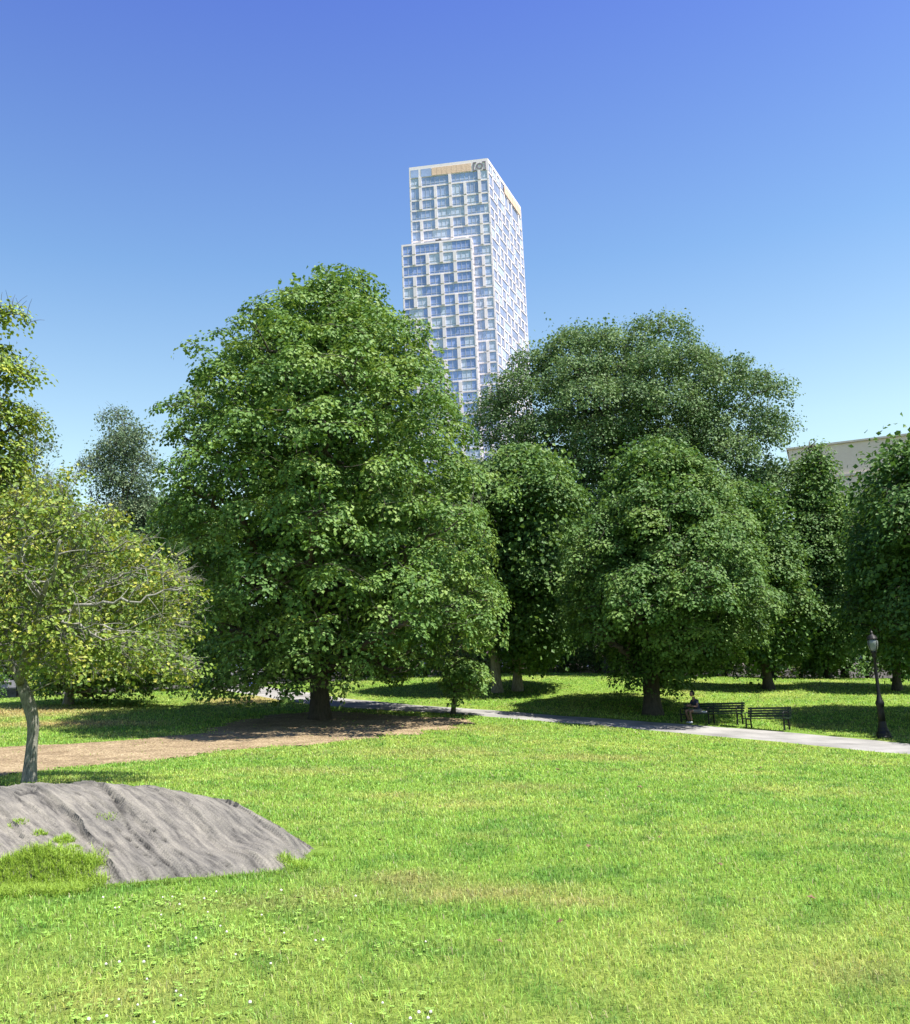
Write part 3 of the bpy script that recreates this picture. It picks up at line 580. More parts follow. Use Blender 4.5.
tree('pointed_tree', 'narrow pointed green tree in front of the tan building',
     [(430, 813, 818), (455, 806, 826), (488, 786, 848), (540, 762, 876), (610, 770, 880), (650, 785, 870), (668, 805, 845)], gp(828, 677, 64), 64, .26, M['oak'], M['bark'], 28, nclump=1000, R=.8, nleaf=60, size=.18, nlimb=12, rough=.3, droop=.6, inner=.3, topz=.95, lobe=1.0)
tree('backdrop_tree', 'rounded green tree between the elm and the pointed tree',
     [(446, 745, 800), (475, 730, 815), (520, 722, 815), (580, 722, 808), (640, 735, 805)], gp(772, 674, 68), 68, .3, M['elm'], M['bark'], 29, nclump=420, R=1.05, nleaf=62, size=.22, nlimb=9, rough=.2)
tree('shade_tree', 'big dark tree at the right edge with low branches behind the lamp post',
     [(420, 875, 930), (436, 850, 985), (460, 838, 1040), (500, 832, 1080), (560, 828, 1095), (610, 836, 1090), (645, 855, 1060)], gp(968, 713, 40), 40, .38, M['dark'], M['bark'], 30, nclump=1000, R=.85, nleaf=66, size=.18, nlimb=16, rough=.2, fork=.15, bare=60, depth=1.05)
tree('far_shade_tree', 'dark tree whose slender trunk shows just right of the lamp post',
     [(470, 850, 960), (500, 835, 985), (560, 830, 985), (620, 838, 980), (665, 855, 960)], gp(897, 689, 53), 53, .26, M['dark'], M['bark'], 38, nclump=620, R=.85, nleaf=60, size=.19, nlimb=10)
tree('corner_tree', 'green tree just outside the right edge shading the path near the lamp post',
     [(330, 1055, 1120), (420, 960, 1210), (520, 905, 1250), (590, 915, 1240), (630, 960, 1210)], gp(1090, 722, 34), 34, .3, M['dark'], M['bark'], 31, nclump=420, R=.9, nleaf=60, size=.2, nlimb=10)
# small yellowing tree on the rock
pts = [(29, 784, 0), (30, 768, 0), (32, 745, 0), (34, 722, .0), (27, 697, .05), (20, 680, .1), (13, 665, .1), (4, 652, .0), (-8, 632, -.3), (-18, 605, -.5), (-22, 575, -.6)]
TPp = np.array([at_depth(px, py, 18 + o_) for px, py, o_ in pts])
TPp[0, 2] = float(hz(TPp[0, 0], TPp[0, 1]))
small = tree('gnarled_tree', 'small crooked tree with yellowing leaves and bare grey twigs growing behind the rock',
     [(462, 30, 78), (485, 5, 112), (505, -60, 142), (535, -110, 176), (570, -130, 198), (610, -130, 208), (630, -110, 204), (648, -70, 200), (656, 45, 196), (682, 105, 188)],
     TPp[0], 18, .125, M['yellow'], M['bark_grey'], 33, nclump=820, R=.29, nleaf=36, size=.082, rough=.4, lobe=.62, fill=.05, sp=1.25, trunk=(TPp, [.125, .115, .108, .105, .115, .095, .085, .07, .055, .045, .03]), nlimb=20, fork=.62, thick=.28, twig=.008, bare=1400, gap=.44, droop=.25, rnd=.7, topz=.7, depth=1.0)
# its right-hand limbs
g = MB(); rg = np.random.default_rng(5)
def limb(pp, r0, r1, o_=0):
    P = np.array([at_depth(px, py, 18 + d_) for px, py, d_ in pp]); d = np.concatenate([[0], np.cumsum(np.linalg.norm(np.diff(P, axis=0), axis=1))]); t = np.linspace(0, d[-1], 26)
    Q = np.stack([np.interp(t, d, P[:, k]) for k in range(3)], -1)
    for _ in range(2): Q[1:-1] = .5 * Q[1:-1] + .25 * (Q[:-2] + Q[2:])
    Q[1:-1] += rg.normal(size=(24, 3)) * .028; g.tube(Q, np.linspace(r0, r1, 26), 8)
    for k in range(5, 25, 2):
        e = Q[k] + unit(rg.normal(size=3) + [.5, 0, .35]) * rg.uniform(.3, .8); g.tube(bez(Q[k], (Q[k] + e) / 2 + rg.normal(size=3) * .06, e, 6), np.linspace(r1 * 1.1, .004, 6), 4)
limb([(20, 682, 0), (25, 662, -.4), (29, 644, -.8), (38, 622, -1.3), (42, 600, -1.8), (52, 575, -2.3), (60, 540, -2.6)], .085, .02)
limb([(29, 646, -.8), (40, 632, -1.2), (55, 612, -1.6), (85, 604, -2.0), (115, 602, -2.2), (150, 598, -2.1), (182, 588, -1.8)], .05, .012)
limb([(38, 622, -1.3), (60, 618, -1.9), (85, 628, -2.3), (110, 626, -2.4), (140, 632, -2.3)], .035, .008)
limb([(42, 600, -1.8), (30, 585, -2.2), (20, 560, -2.6), (25, 530, -2.8)], .035, .008)
limb([(20, 678, .1), (30, 655, .4), (50, 640, .5), (90, 632, .6), (130, 634, .8), (165, 640, .9)], .05, .012)
limb([(42, 600, -.5), (60, 585, -.9), (85, 560, -1.2), (105, 530, -1.4)], .035, .01)
limb([(85, 604, -1.1), (105, 585, -1.3), (130, 570, -1.5), (160, 560, -1.6)], .03, .008)
limb([(29, 646, -.2), (10, 625, -.7), (-15, 612, -1.2), (-50, 600, -1.4)], .05, .015)
g.v = [v - TPp[0] for v in g.v]; g.build('limb', M['bark_grey'], small, smooth=True)
tree('tall_yellow_tree', 'tall tree with yellow green leaves at the left edge',
     [(292, -12, 20), (320, -45, 30), (350, -65, 38), (385, -85, 44), (430, -95, 40), (480, -100, 42), (540, -105, 40), (600, -100, 35), (640, -80, 20)], gp(-40, 728, 31), 31, .3, M['gold'], M['bark'], 34, nclump=560, R=.62, nleaf=60, size=.15, nlimb=14, rough=.25, thick=.2, bare=120, gap=.36, lobe=1.1, fill=.05)
tree('hill_tree', 'low dark maple left of the mulch with leaves hanging near the ground',
     [(520, 70, 130), (550, 30, 165), (590, 5, 185), (630, 0, 196), (660, 15, 196), (682, 35, 190), (694, 60, 110)], gp(68, 703, 49), 49, .25, M['maple'], M['bark_pale'], 35, nclump=480, R=.75, nleaf=62, size=.17, nlimb=12, fork=.1)
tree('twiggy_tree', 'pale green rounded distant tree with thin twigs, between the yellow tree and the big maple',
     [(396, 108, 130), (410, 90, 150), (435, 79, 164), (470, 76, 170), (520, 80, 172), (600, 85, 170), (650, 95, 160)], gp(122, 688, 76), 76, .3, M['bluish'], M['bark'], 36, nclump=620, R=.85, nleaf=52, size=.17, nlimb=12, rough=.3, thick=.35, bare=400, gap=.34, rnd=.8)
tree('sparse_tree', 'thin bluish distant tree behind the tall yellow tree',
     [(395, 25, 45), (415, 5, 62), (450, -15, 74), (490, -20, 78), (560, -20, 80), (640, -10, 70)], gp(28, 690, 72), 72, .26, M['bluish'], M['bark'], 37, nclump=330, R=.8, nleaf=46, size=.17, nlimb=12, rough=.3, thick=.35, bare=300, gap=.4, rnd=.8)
# far row closing the view
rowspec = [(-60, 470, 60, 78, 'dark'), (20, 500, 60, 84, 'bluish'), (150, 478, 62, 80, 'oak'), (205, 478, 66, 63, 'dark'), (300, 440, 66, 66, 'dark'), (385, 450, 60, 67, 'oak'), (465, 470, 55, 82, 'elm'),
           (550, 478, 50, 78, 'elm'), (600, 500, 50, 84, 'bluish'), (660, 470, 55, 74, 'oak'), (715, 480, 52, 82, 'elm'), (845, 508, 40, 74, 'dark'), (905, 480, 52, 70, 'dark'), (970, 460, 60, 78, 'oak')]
places = ['farthest left', 'behind the small crooked tree', 'in the dark gap left of the big maple', 'behind the left edge of the big maple', 'behind the middle of the big maple', 'behind the right half of the big maple', 'left of the forked tree', 'above the pale twin trunk', 'just left of the thick oak trunk', 'directly behind the oak trunk', 'just right of the oak crown', 'right of the pointed tree', 'behind the lamp post', 'at the far right edge']
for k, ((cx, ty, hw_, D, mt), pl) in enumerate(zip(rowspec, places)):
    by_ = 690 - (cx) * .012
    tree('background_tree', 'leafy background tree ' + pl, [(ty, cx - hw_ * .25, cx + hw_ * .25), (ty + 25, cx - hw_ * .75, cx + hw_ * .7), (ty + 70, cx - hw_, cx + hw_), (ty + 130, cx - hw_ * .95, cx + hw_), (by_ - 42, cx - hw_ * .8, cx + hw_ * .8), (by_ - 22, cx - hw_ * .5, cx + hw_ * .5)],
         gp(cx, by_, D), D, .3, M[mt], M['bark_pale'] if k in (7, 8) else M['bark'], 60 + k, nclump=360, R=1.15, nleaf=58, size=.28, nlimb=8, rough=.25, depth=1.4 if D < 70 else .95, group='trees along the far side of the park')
# shrubs
def shrub(px, D, w, h, mt, seed, label, n=46):
    c = gp(px, 680, D); X = c[0]; rows = []
    rng = np.random.default_rng(seed); K = n; th = rng.uniform(0, 6.28, K); u = rng.random(K) ** .6; zz = rng.random(K)
    C = np.stack([w / 2 * np.sqrt(1 - .6 * zz ** 2) * u * np.cos(th), w * .4 * u * np.sin(th), h * (.12 + .8 * zz)], -1); C[:, :2] *= (1 + .3 * (rng.random((K, 1)) - .5))
    r = empty('shrub', c, 0, label, 'shrub', 'shrubs along the back of the lawn'); g = MB(); lf = MB()
    for p in C[::3]: g.tube(bez(np.array([0, 0, -.1]) + rng.normal(size=3) * .08 * (1, 1, 0), p * (.4, .4, .6), p, 5), np.linspace(.03, .01, 5), 4)
    leaf_mesh(lf, C, unit(C + [0, 0, .3]), np.full(K, h * .26) * rng.uniform(.7, 1.2, K), 46, .17, rng, .3, .2, rnd=.7)
    g.build('stem', M['bark'], r, smooth=True); lf.build('foliage', M[mt], r, tint=True)
shr = [(-20, 60, 3, 2.2, 'dark', 'left of the crooked trunk'), (45, 62, 3.4, 1.8, 'gold', 'low yellowish shrub behind the crooked trunk'), (95, 64, 3, 1.6, 'shrub', 'beside the pale stump of the hill tree'), (150, 68, 4, 2.6, 'dark', 'in the dark left of the big maple'), (210, 70, 4, 2.8, 'dark', 'behind the left skirt of the big maple'),
       (385, 66, 4, 2.6, 'dark', 'between the big maple trunk and the young maple'), (425, 67, 3.4, 2.2, 'oak', 'behind the young maple crown'), (478, 66, 3, 1.6, 'shrub', 'at the foot of the leaning trunk'), (540, 70, 3, 2.2, 'shrub', 'right of the pale twin trunk'), (565, 72, 3, 2.6, 'oak', 'second to the right of the pale twin trunk'),
       (600, 70, 4, 3.4, 'oak', 'left of the oak trunk'), (632, 71, 3, 2.8, 'shrub', 'touching the left side of the oak trunk'), (690, 70, 3.6, 3.0, 'shrub', 'above the head of the seated person'), (725, 72, 4, 3.2, 'oak', 'behind the left bench'), (775, 70, 4, 3.4, 'shrub', 'behind the right bench'), (800, 74, 3.4, 2.6, 'gold', 'bright shrub in the gap right of the benches'),
       (830, 76, 3, 2.4, 'shrub', 'pale shrub left of the lamp post'), (868, 68, 4, 3, 'dark', 'dark shrub behind the lamp post'), (915, 66, 4, 3, 'dark', 'dark shrub at the right edge'),
       (500, 76, 4, 4.0, 'dark', 'tall shrub behind the pale twin trunk'), (345, 70, 4, 3.2, 'dark', 'behind the big maple trunk'), (275, 72, 4, 3.2, 'dark', 'where the path disappears on the left'), (655, 78, 4, 4, 'dark', 'hidden mostly by the oak trunk'), (750, 80, 4, 4, 'dark', 'deep shade between the two benches')]
for k, (px, D, w_, h_, mt, lb) in enumerate(shr): shrub(px, D, w_, h_, mt, 200 + k, lb if 'shrub' in lb else 'leafy shrub ' + lb)

# ------------------------------------------------------------------ tower
M['white'] = plain('white facade panel', (.80, .72, .74), .6, nscale=.6, namp=.05)
M['peach'] = plain('peach louvre panel', (.75, .52, .38), .6, nscale=3, namp=.15)
M['darkm'] = plain('dark metal', (.05, .05, .06), .5, 0)
M['mull'] = plain('window mullion', (.52, .53, .60), .5)
def glass(name, c, rough=.06, emitc=None):
    m, nt, b = mat(name); L = nt.links.new; tc = N(nt, 'ShaderNodeTexCoord'); n = N(nt, 'ShaderNodeTexNoise', Scale=.25, Detail=3.0); L(tc.outputs['Object'], n.inputs['Vector'])
    r = ramp(nt, [(.35, tuple(x * .7 for x in c)), (.65, c)]); L(n.outputs['Fac'], r.inputs['Fac']); L(r.outputs['Color'], b.inputs['Base Color'])
    b.inputs['Metallic'].default_value = .1; b.inputs['Roughness'].default_value = .15; b.inputs['Specular IOR Level'].default_value = .9
    return m
M['gl_blue'] = glass('blue window glass', (.33, .43, .76)); M['gl_light'] = glass('pale window glass', (.45, .54, .78)); M['blind'] = plain('window blinds', (.52, .59, .76), .4, spec=.8, nscale=1.5)  # glass tints carry the sky reflection in their base colour
M['gl_dark'] = glass('dark window glass', (.36, .42, .62))
A0 = at_z(409, 167.8, 138.4)[:2]; B0 = at_z(487.5, 158.2, 138.4)[:2]; C0 = at_z(520.5, 207.2, 138.4)[:2]; D0 = A0 + C0 - B0
rt = random.Random(3)
base_z = 0.6
tower = empty('residential_tower', (B0[0], B0[1], base_z), 0, 'tall white and blue glass residential tower rising behind the trees', 'building')
torg = np.array([B0[0], B0[1], base_z]); WIN = []
def prism(g, poly, z0, z1, mi=0):
    n = len(poly); V = [(x, y, z0) for x, y in poly] + [(x, y, z1) for x, y in poly]
    g.add(np.array(V), [np.array([[i, (i + 1) % n, n + (i + 1) % n, n + i] for i in range(n)]), np.arange(n)[::-1][None], (np.arange(n) + n)[None]], mi)
def inset(poly, d):
    P = np.array(poly); c = P.mean(0); v = P - c; return c + v * (1 - d / np.linalg.norm(v, axis=1))[:, None] 
body, frame = MB(), MB()
def facade(P0, P1, ztop, zbot, rows_top, fh, cols, absent, glassy, pw=.5, skip_top=False, deep=.35, tall=(), winmark=''):
    """P0->P1 left to right seen from outside; cols = column positions 0..1"""
    P0 = np.array(P0); P1 = np.array(P1); W = np.linalg.norm(P1 - P0); u = (P1 - P0) / W; n = np.array([u[1], -u[0]])
    Rm = np.array([[u[0], n[0], 0], [u[1], n[1], 0], [0, 0, 1.]])
    def fb(g, u0, u1, z0, z1, n0, n1, mi=0):
        c = P0 + u * (u0 + u1) / 2 + n * (n0 + n1) / 2; g.box((c[0] - torg[0], c[1] - torg[1], (z0 + z1) / 2 - base_z), (u1 - u0, n1 - n0, z1 - z0), mi, Rm)
    edges = [0.0] + [c * W for c in cols] + [W]
    z = ztop - rows_top; r = 0
    fb(frame, .02, W - .02, ztop - rows_top, ztop, -.3, .06)          # parapet band
    while z > zbot + fh * .6:
        h = fh * (1.28 if r in tall else 1.0); zb = z - h
        fb(frame, .03, W - .03, zb, zb + .42, -.3, .05)   # slab edge
        bays = []; cur = 0
        for k in range(1, len(edges)):
            last = k == len(edges) - 1
            if last or not absent(r, k): bays.append((edges[cur], edges[k])); 
            if not last and not absent(r, k):
                fb(frame, edges[k] - pw / 2, edges[k] + pw / 2, zb + .42, z, -.3, .10 + deep * .5); cur = k
            elif last: pass
        fb(frame, 0, pw * .45, zb + .42, z, -.3, .10); fb(frame, W - pw * .45, W, zb + .42, z, -.3, .10)
        # windows
        bs = sorted(set([edges[0]] + [edges[k] for k in range(1, len(edges) - 1) if not absent(r, k)] + [W]))
        for a, b_ in zip(bs[:-1], bs[1:]):
            a2 = a + (pw / 2 if a > 0 else pw * .45); b2 = b_ - (pw / 2 if b_ < W else pw * .45)
            if b2 - a2 < .3: continue
            g = MB(); nb = max(1, int(round((b2 - a2) / 1.15))); ww = (b2 - a2) / nb; kinds = [0] * nb
            q = rt.random(); 
            if q < .35:
                s0 = rt.randrange(nb); 
                for k in range(s0, min(nb, s0 + rt.randint(1, 3))): kinds[k] = 2
            if rt.random() < .12: kinds = [2] * nb
            kinds = [(1 if (kk == 0 and rt.random() < .3) else kk) for kk in kinds]
            for k, kk in enumerate(kinds):
                fb(g, a2 + k * ww, a2 + (k + 1) * ww, zb + .43, z - .01, -.25, -.08, kk)
                if k: fb(g, a2 + k * ww - .05, a2 + k * ww + .05, zb + .44, z - .02, -.09, -.02, 3)
            fb(g, a2, b2, zb + .95, zb + 1.02, -.09, -.03, 3)
            WIN.append((z, g, glassy, P0, W))
        z = zb; r += 1
    return fb
# upper shaft
up_abs = lambda r, k: (k in (2, 4) and r in (0, 5)) or (k in (1, 3, 5) and r % 4 == 3) or (r > 5 and k in (2, 4) and r % 4 == 1)
fbA = facade(A0, B0, 138.4, 2, 3.3, 2.9, (.135, .325, .515, .70, .885), up_abs, 'gl_light', pw=.75, tall=(1,))
# top band details on the left face
uA = (B0 - A0) / np.linalg.norm(B0 - A0); WA = np.linalg.norm(B0 - A0)
g = MB()
def fb_on(g, P0, u, u0, u1, z0, z1, n0, n1, mi=0):
    n = np.array([u[1], -u[0]]); Rm = np.array([[u[0], n[0], 0], [u[1], n[1], 0], [0, 0, 1.]]); c = P0 + u * (u0 + u1) / 2 + n * (n0 + n1) / 2
    g.box((c[0] - torg[0], c[1] - torg[1], (z0 + z1) / 2 - base_z), (u1 - u0, n1 - n0, z1 - z0), mi, Rm)
for k in range(8): fb_on(g, A0, uA, WA * .29 + k * WA * .0625, WA * .29 + (k + .96) * WA * .0625, 135.3, 137.5, .065, .16)
g.build('louvre_panel', M['peach'], tower)
g = MB()
for a, b_ in ((.02, .12), (.15, .28)):
    fb_on(g, A0, uA, WA * a, WA * b_, 135.3, 137.5, .065, .10, 0)
g.build('window', [M['gl_light']], tower)
g = MB(); a, b_ = WA * .815, WA * .975
fb_on(g, A0, uA, a, a + .25, 135.2, 137.6, .065, .22); fb_on(g, A0, uA, b_ - .25, b_, 135.2, 137.6, .065, .22); fb_on(g, A0, uA, a, a + .9, 137.4, 137.6, .07, .23); fb_on(g, A0, uA, a, a + .9, 135.2, 135.4, .07, .23)
fb_on(g, A0, uA, b_ - .9, b_, 137.4, 137.6, .07, .23); fb_on(g, A0, uA, b_ - .9, b_, 135.2, 135.4, .07, .23)
for k in range(12):
    t0 = k * math.pi / 6; c_ = (a + b_) / 2; fb_on(g, A0, uA, c_ + .75 * math.cos(t0) - .17, c_ + .75 * math.cos(t0) + .17, 136.4 + .75 * math.sin(t0) - .15, 136.4 + .75 * math.sin(t0) + .15, .08 + .01 * (k % 2), .2)
g.build('emblem', plain('grey mauve metal', (.22, .18, .24), .5), tower)
# right face
rg_abs = lambda r, k: ((r + 2 * (k % 2) + (k // 3)) % 4) == 1
facade(B0, C0, 138.4, 2, 1.0, 2.9, tuple((k + 1) / 9 for k in range(8)), rg_abs, 'gl_dark', pw=.62, deep=.1, tall=(1,))
uB = (C0 - B0) / np.linalg.norm(C0 - B0); g = MB(); WB = np.linalg.norm(C0 - B0)
for k in range(6): fb_on(g, B0, uB, WB * .45 + k * WB * .085, WB * .45 + (k + .93) * WB * .085, 134.9, 137.3, .165, .25)
g.build('louvre_panel', M['peach'], tower)
facade(C0, D0, 138.4, 60, 3.3, 2.9, (.2, .4, .6, .8), up_abs, 'gl_light', pw=.75); facade(D0, A0, 138.4, 60, 3.3, 2.9, (.15, .3, .45, .6, .75, .9), up_abs, 'gl_light', pw=.75)
prism(body, inset([A0, B0, C0, D0], .32) - torg[:2], 0, 137.5)
# lower block standing forward
nA = np.array([uA[1], -uA[0]])
def on_line(px, py, off):
    d = ray(px, py); P = A0 + nA * off; t = ((P - EYEP[:2]) @ nA) / (d[:2] @ nA); return EYEP + d * t
E0_ = on_line(401.5, 247.3, 3.2); F0_ = on_line(471.3, 235.2, 3.2); ZL = (E0_[2] + F0_[2]) / 2
E0, F0 = E0_[:2], F0_[:2]; F1 = F0 - nA * 3.1; E1 = E0 - nA * 24
lo_abs = lambda r, k: (r % 4 == 0 and k % 2 == 0) or (r % 4 == 2 and k % 2 == 1)
facade(E0, F0, ZL, 2, .5, 2.9, (.175, .365, .565, .755), lo_abs, 'gl_blue', pw=.85)
facade(F0, F1, ZL, 2, .5, 2.9, (), lambda r, k: False, 'gl_light', pw=1.6); facade(E1, E0, ZL, 50, .5, 2.9, (.2, .4, .6, .8), lo_abs, 'gl_light', pw=.8)
prism(body, inset([E0, F0, F1 - nA * .3, E1 + uA * WA, E1], .34) - torg[:2], 0, ZL - base_z - .1)
body.build('wall', M['white'], tower); frame.build('frame', M['white'], tower)
# roof plant on the lower block
g = MB(); c = (E0 + F0) / 2 + uA * .4 - nA * 1.4; g.box((c[0] - torg[0], c[1] - torg[1], ZL - base_z + .4), (1.6, 1.2, .9)); g.box((c[0] - torg[0] + .3, c[1] - torg[1], ZL - base_z + 1.0), (.6, .6, .5)); g.build('roof_vent', M['darkm'], tower)
WIN.sort(key=lambda t: -t[0])
front = [w_ for w_ in WIN if (w_[3] is not None and (np.allclose(w_[3], A0) or np.allclose(w_[3], E0) or np.allclose(w_[3], B0)))]
score = lambda w_: (0 if w_[2] == 'gl_blue' and w_[0] > 66 else 1 if np.allclose(w_[3], A0) and w_[0] > 110 else 2 if w_[0] > 66 else 3)
front.sort(key=lambda w_: (score(w_), -w_[0])); chosen = set(id(w_) for w_ in front[:97])
rest = {}
for w_ in WIN:
    if id(w_) in chosen: w_[1].build('window', [M[w_[2]], M['gl_dark'] if w_[2] == 'gl_dark' else M['gl_blue'] if w_[2] == 'gl_blue' else M['gl_light'], M['blind'], M['mull']], tower)
    else: rest.setdefault('all', []).append(w_)
g = MB(); order = {'gl_light': 0, 'gl_blue': 1, 'gl_dark': 2}
for w_ in rest['all']:
    for v, f_off in ((None, None),): pass
    q = w_[1]; off = g.n
    for V_, t_ in zip(q.v, q.t): g.v.append(V_); g.t.append(t_)
    mp_ = np.array([order[w_[2]], order[w_[2]], 3, 4])
    for F_, m_ in zip(q.f, q.m): g.f.append(F_ + off); g.m.append(mp_[m_])
    g.n += q.n
o = g.build('window_grid', [M['gl_light'], M['gl_blue'], M['gl_dark'], M['blind'], M['mull']], tower); o['kind'] = 'stuff'

# ------------------------------------------------------------------ tan building on the right, far street buildings
m, nt_, b = mat('tan brick'); L = nt_.links.new; tc = N(nt_, 'ShaderNodeTexCoord'); bk = N(nt_, 'ShaderNodeTexBrick', Scale=1.6); bk.inputs['Color1'].default_value = (.80, .66, .55, 1); bk.inputs['Color2'].default_value = (.75, .61, .50, 1); bk.inputs['Mortar'].default_value = (.68, .60, .52, 1)
mp = N(nt_, 'ShaderNodeMapping'); mp.inputs['Rotation'].default_value = (math.pi / 2, 0, 0); L(tc.outputs['Object'], mp.inputs['Vector']); L(mp.outputs[0], bk.inputs['Vector']); L(bk.outputs['Color'], b.inputs['Base Color']); b.inputs['Roughness'].default_value = .9
M['tan'] = m
M['stonew'] = plain('pale coping', (.55, .50, .44), .8, nscale=1)
def block(name, label, X0, X1, Y0, dep, H, z0, rows, cols, rot=0, step=None, mats=None):
    r = empty(name, ((X0 + X1) / 2, Y0, z0), rot, label, 'building'); w2 = (X1 - X0) / 2; wl = MB(); cop = MB()
    wl.box((0, dep / 2, H / 2), (2 * w2, dep, H)); wl.box((w2 * .3, dep / 2, H + 1.2), (w2 * .5, dep * .4, 2.3))
    cop.box((0, dep / 2, H + .15), (2 * w2 + .5, dep + .5, .3)); cop.box((0, -.12, H * .86), (2 * w2 - .1, .24, .35))
    wl.build('wall', mats or M['tan'], r); cop.build('cornice', M['stonew'], r)
    for i_ in range(rows):
        for j_ in range(cols):
            g = MB(); cx = -w2 + (j_ + .5) * 2 * w2 / cols; cz = H * .80 * (i_ + .5) / rows; g.box((cx, -.03, cz), (1.5, .06, 1.7), 1); g.box((cx, -.07, cz), (1.34, .06, 1.54), 0); g.box((cx, -.11, cz), (1.34, .03, .08), 1); g.box((cx, -.09, cz - .95), (1.8, .16, .14), 1)
            g.build('window', [M['gl_dark'], M['stonew']], r)
    return r
a = at_depth(788, 450, 150); th_b = -.37; cb = a[:2] + 23 * np.array([math.cos(th_b), math.sin(th_b)])
block('tan_building', 'tan masonry building with a flat roof showing above the trees on the right', cb[0] - 23, cb[0] + 23, cb[1], 22, a[2] - .5, .5, 5, 9, rot=th_b)
block('brick_building', 'pinkish brick building glimpsed low between the trunks', -6, 36, 112, 14, 9, .6, 3, 13, mats=plain('pink brick', (.48, .36, .32), .9, nscale=2, namp=.2))
block('stone_building', 'grey stone building glimpsed behind the left trees', -58, -14, 118, 14, 8.5, .6, 2, 12, mats=plain('grey stone', (.34, .33, .33), .9, nscale=2, namp=.2))
# low park wall
g = MB(); cop = MB(); xs_ = np.arange(-64, 62, 2.0)
pw_ = empty('stone_wall', (0, 88, 0), 0, 'low park boundary wall of grey stone behind the shrubs', 'wall')
for x0 in xs_:
    z = float(hz(x0, 88)) - .2; g.box((x0 + 1, 0, z + .7), (1.995, .5, 1.4)); cop.box((x0 + 1, 0, z + 1.48), (1.995, .62, .16))
g.build('wall', plain('rubble stone', (.27, .255, .24), .9, nscale=3, namp=.35, bump=.6, bscale=6), pw_); cop.build('coping', M['stonew'], pw_)

# ------------------------------------------------------------------ benches
M['bench'] = plain('dark green bench paint', (.018, .035, .024), .45, nscale=12, namp=.3); M['iron'] = plain('black cast iron', (.008, .009, .009), .5, spec=.3)
def bench_frame(g, x):
    g.bar((x, .02, 0), (x, .06, .43), .05, .05); g.bar((x, .48, 0), (x, .44, .43), .05, .05); g.bar((x, .04, .42), (x, .47, .40), .05, .05)
    g.bar((x, .45, .40), (x, .58, .86), .05, .05); g.tube([(x, .05, .42), (x, .0, .52), (x, .02, .64), (x, .12, .68), (x, .3, .66), (x, .52, .64)], .022, 6)
    g.bar((x, .06, .2), (x, .45, .2), .04, .03); g.box((x, .02, .012), (.08, .12, .024)); g.box((x, .48, .012), (.08, .12, .024))
def bench(name, label, p, rz, Ln, nf):
    r = empty(name, p, rz, label, 'bench', 'slatted benches along the path')
    s = MB()
    for k in range(5): s.box((0, .06 + k * .093, .445 - .004 * k), (Ln, .08, .035))
    s.build('seat', M['bench'], r)
    s = MB()
    for k in range(4):
        z = .52 + k * .098; y = .44 + (z - .43) * .28 ; s.box((0, y, z), (Ln, .03, .078), 0)
    s.build('backrest', M['bench'], r)
    for k in range(nf):
        g = MB(); bench_frame(g, -Ln / 2 + .12 + k * (Ln - .24) / (nf - 1)); g.build('leg', M['iron'], r)
    return r
BA = -math.radians(43); be = np.array([math.cos(BA), math.sin(BA)])
pb = ground_at(787.5, 732.5)[:2]   # right end, front feet
L1, L2 = 1.8, 2.75
c1 = pb - be * (L1 / 2); c2 = pb - be * (L1 + .12 + L2 / 2)
def on_g(c, dz=0): return (c[0], c[1], float(hz(c[0], c[1])) + dz)
def lay(c, L):
    a = c - be * L / 2; b_ = c + be * L / 2; return (float(hz(*a)) + float(hz(*b_))) / 2 + .01
b1 = bench('park_bench', 'empty dark slatted bench at the right end of the pair', (c1[0], c1[1], lay(c1, L1)), BA, L1, 2)
b2 = bench('park_bench', 'longer dark slatted bench in shade with the person sitting on it', (c2[0], c2[1], lay(c2, L2)), BA, L2, 3)

# ------------------------------------------------------------------ lamp post
pl = ground_at(884, 738); lp = empty('lamp_post', (pl[0], pl[1], pl[2] - .03), 0, 'black cast iron park lamp post with a glass lantern beside the path', 'lamp post')
g = MB(); g.lathe((0, 0, 0), [(.29, 0), (.29, .08), (.26, .11), (.25, .2), (.2, .27), (.18, .36), (.16, .4), (.15, .5), (.13, .62)], 12); g.build('base', M['iron'], lp)
g = MB(); g.lathe((0, 0, .6), [(.13, 0), (.12, .4), (.11, .52), (.135, .56), (.155, .64), (.155, .70), (.11, .78), (.085, .92), (.062, 1.0), (.055, 1.9), (.05, 2.3), (.09, 2.34), (.07, 2.4), (.11, 2.5), (.13, 2.53), (.06, 2.55)], 12); g.build('pole', M['iron'], lp, smooth=True)
m, nt_, b = mat('frosted lamp glass'); b.inputs['Base Color'].default_value = (.24, .27, .27, 1); b.inputs['Roughness'].default_value = .25; b.inputs['Transmission Weight'].default_value = .35
g = MB(); g.lathe((0, 0, 3.14), [(.10, 0), (.15, .08), (.185, .24), (.19, .34), (.15, .44)], 14); g.build('lamp_glass', m, lp, smooth=True)
g = MB(); g.lathe((0, 0, 3.57), [(.17, 0), (.2, .03), (.15, .12), (.07, .18), (.05, .22), (.06, .26), (.02, .32), (.005, .4)], 14)
for k in range(4): a_ = k * math.pi / 2 + .4; g.tube([(math.cos(a_) * .115, math.sin(a_) * .115, -.43 + 3.57), (math.cos(a_) * .2, math.sin(a_) * .2, -.2 + 3.57), (math.cos(a_) * .17, math.sin(a_) * .17, 3.59)], .012, 5)
g.build('lamp_cap', M['iron'], lp)

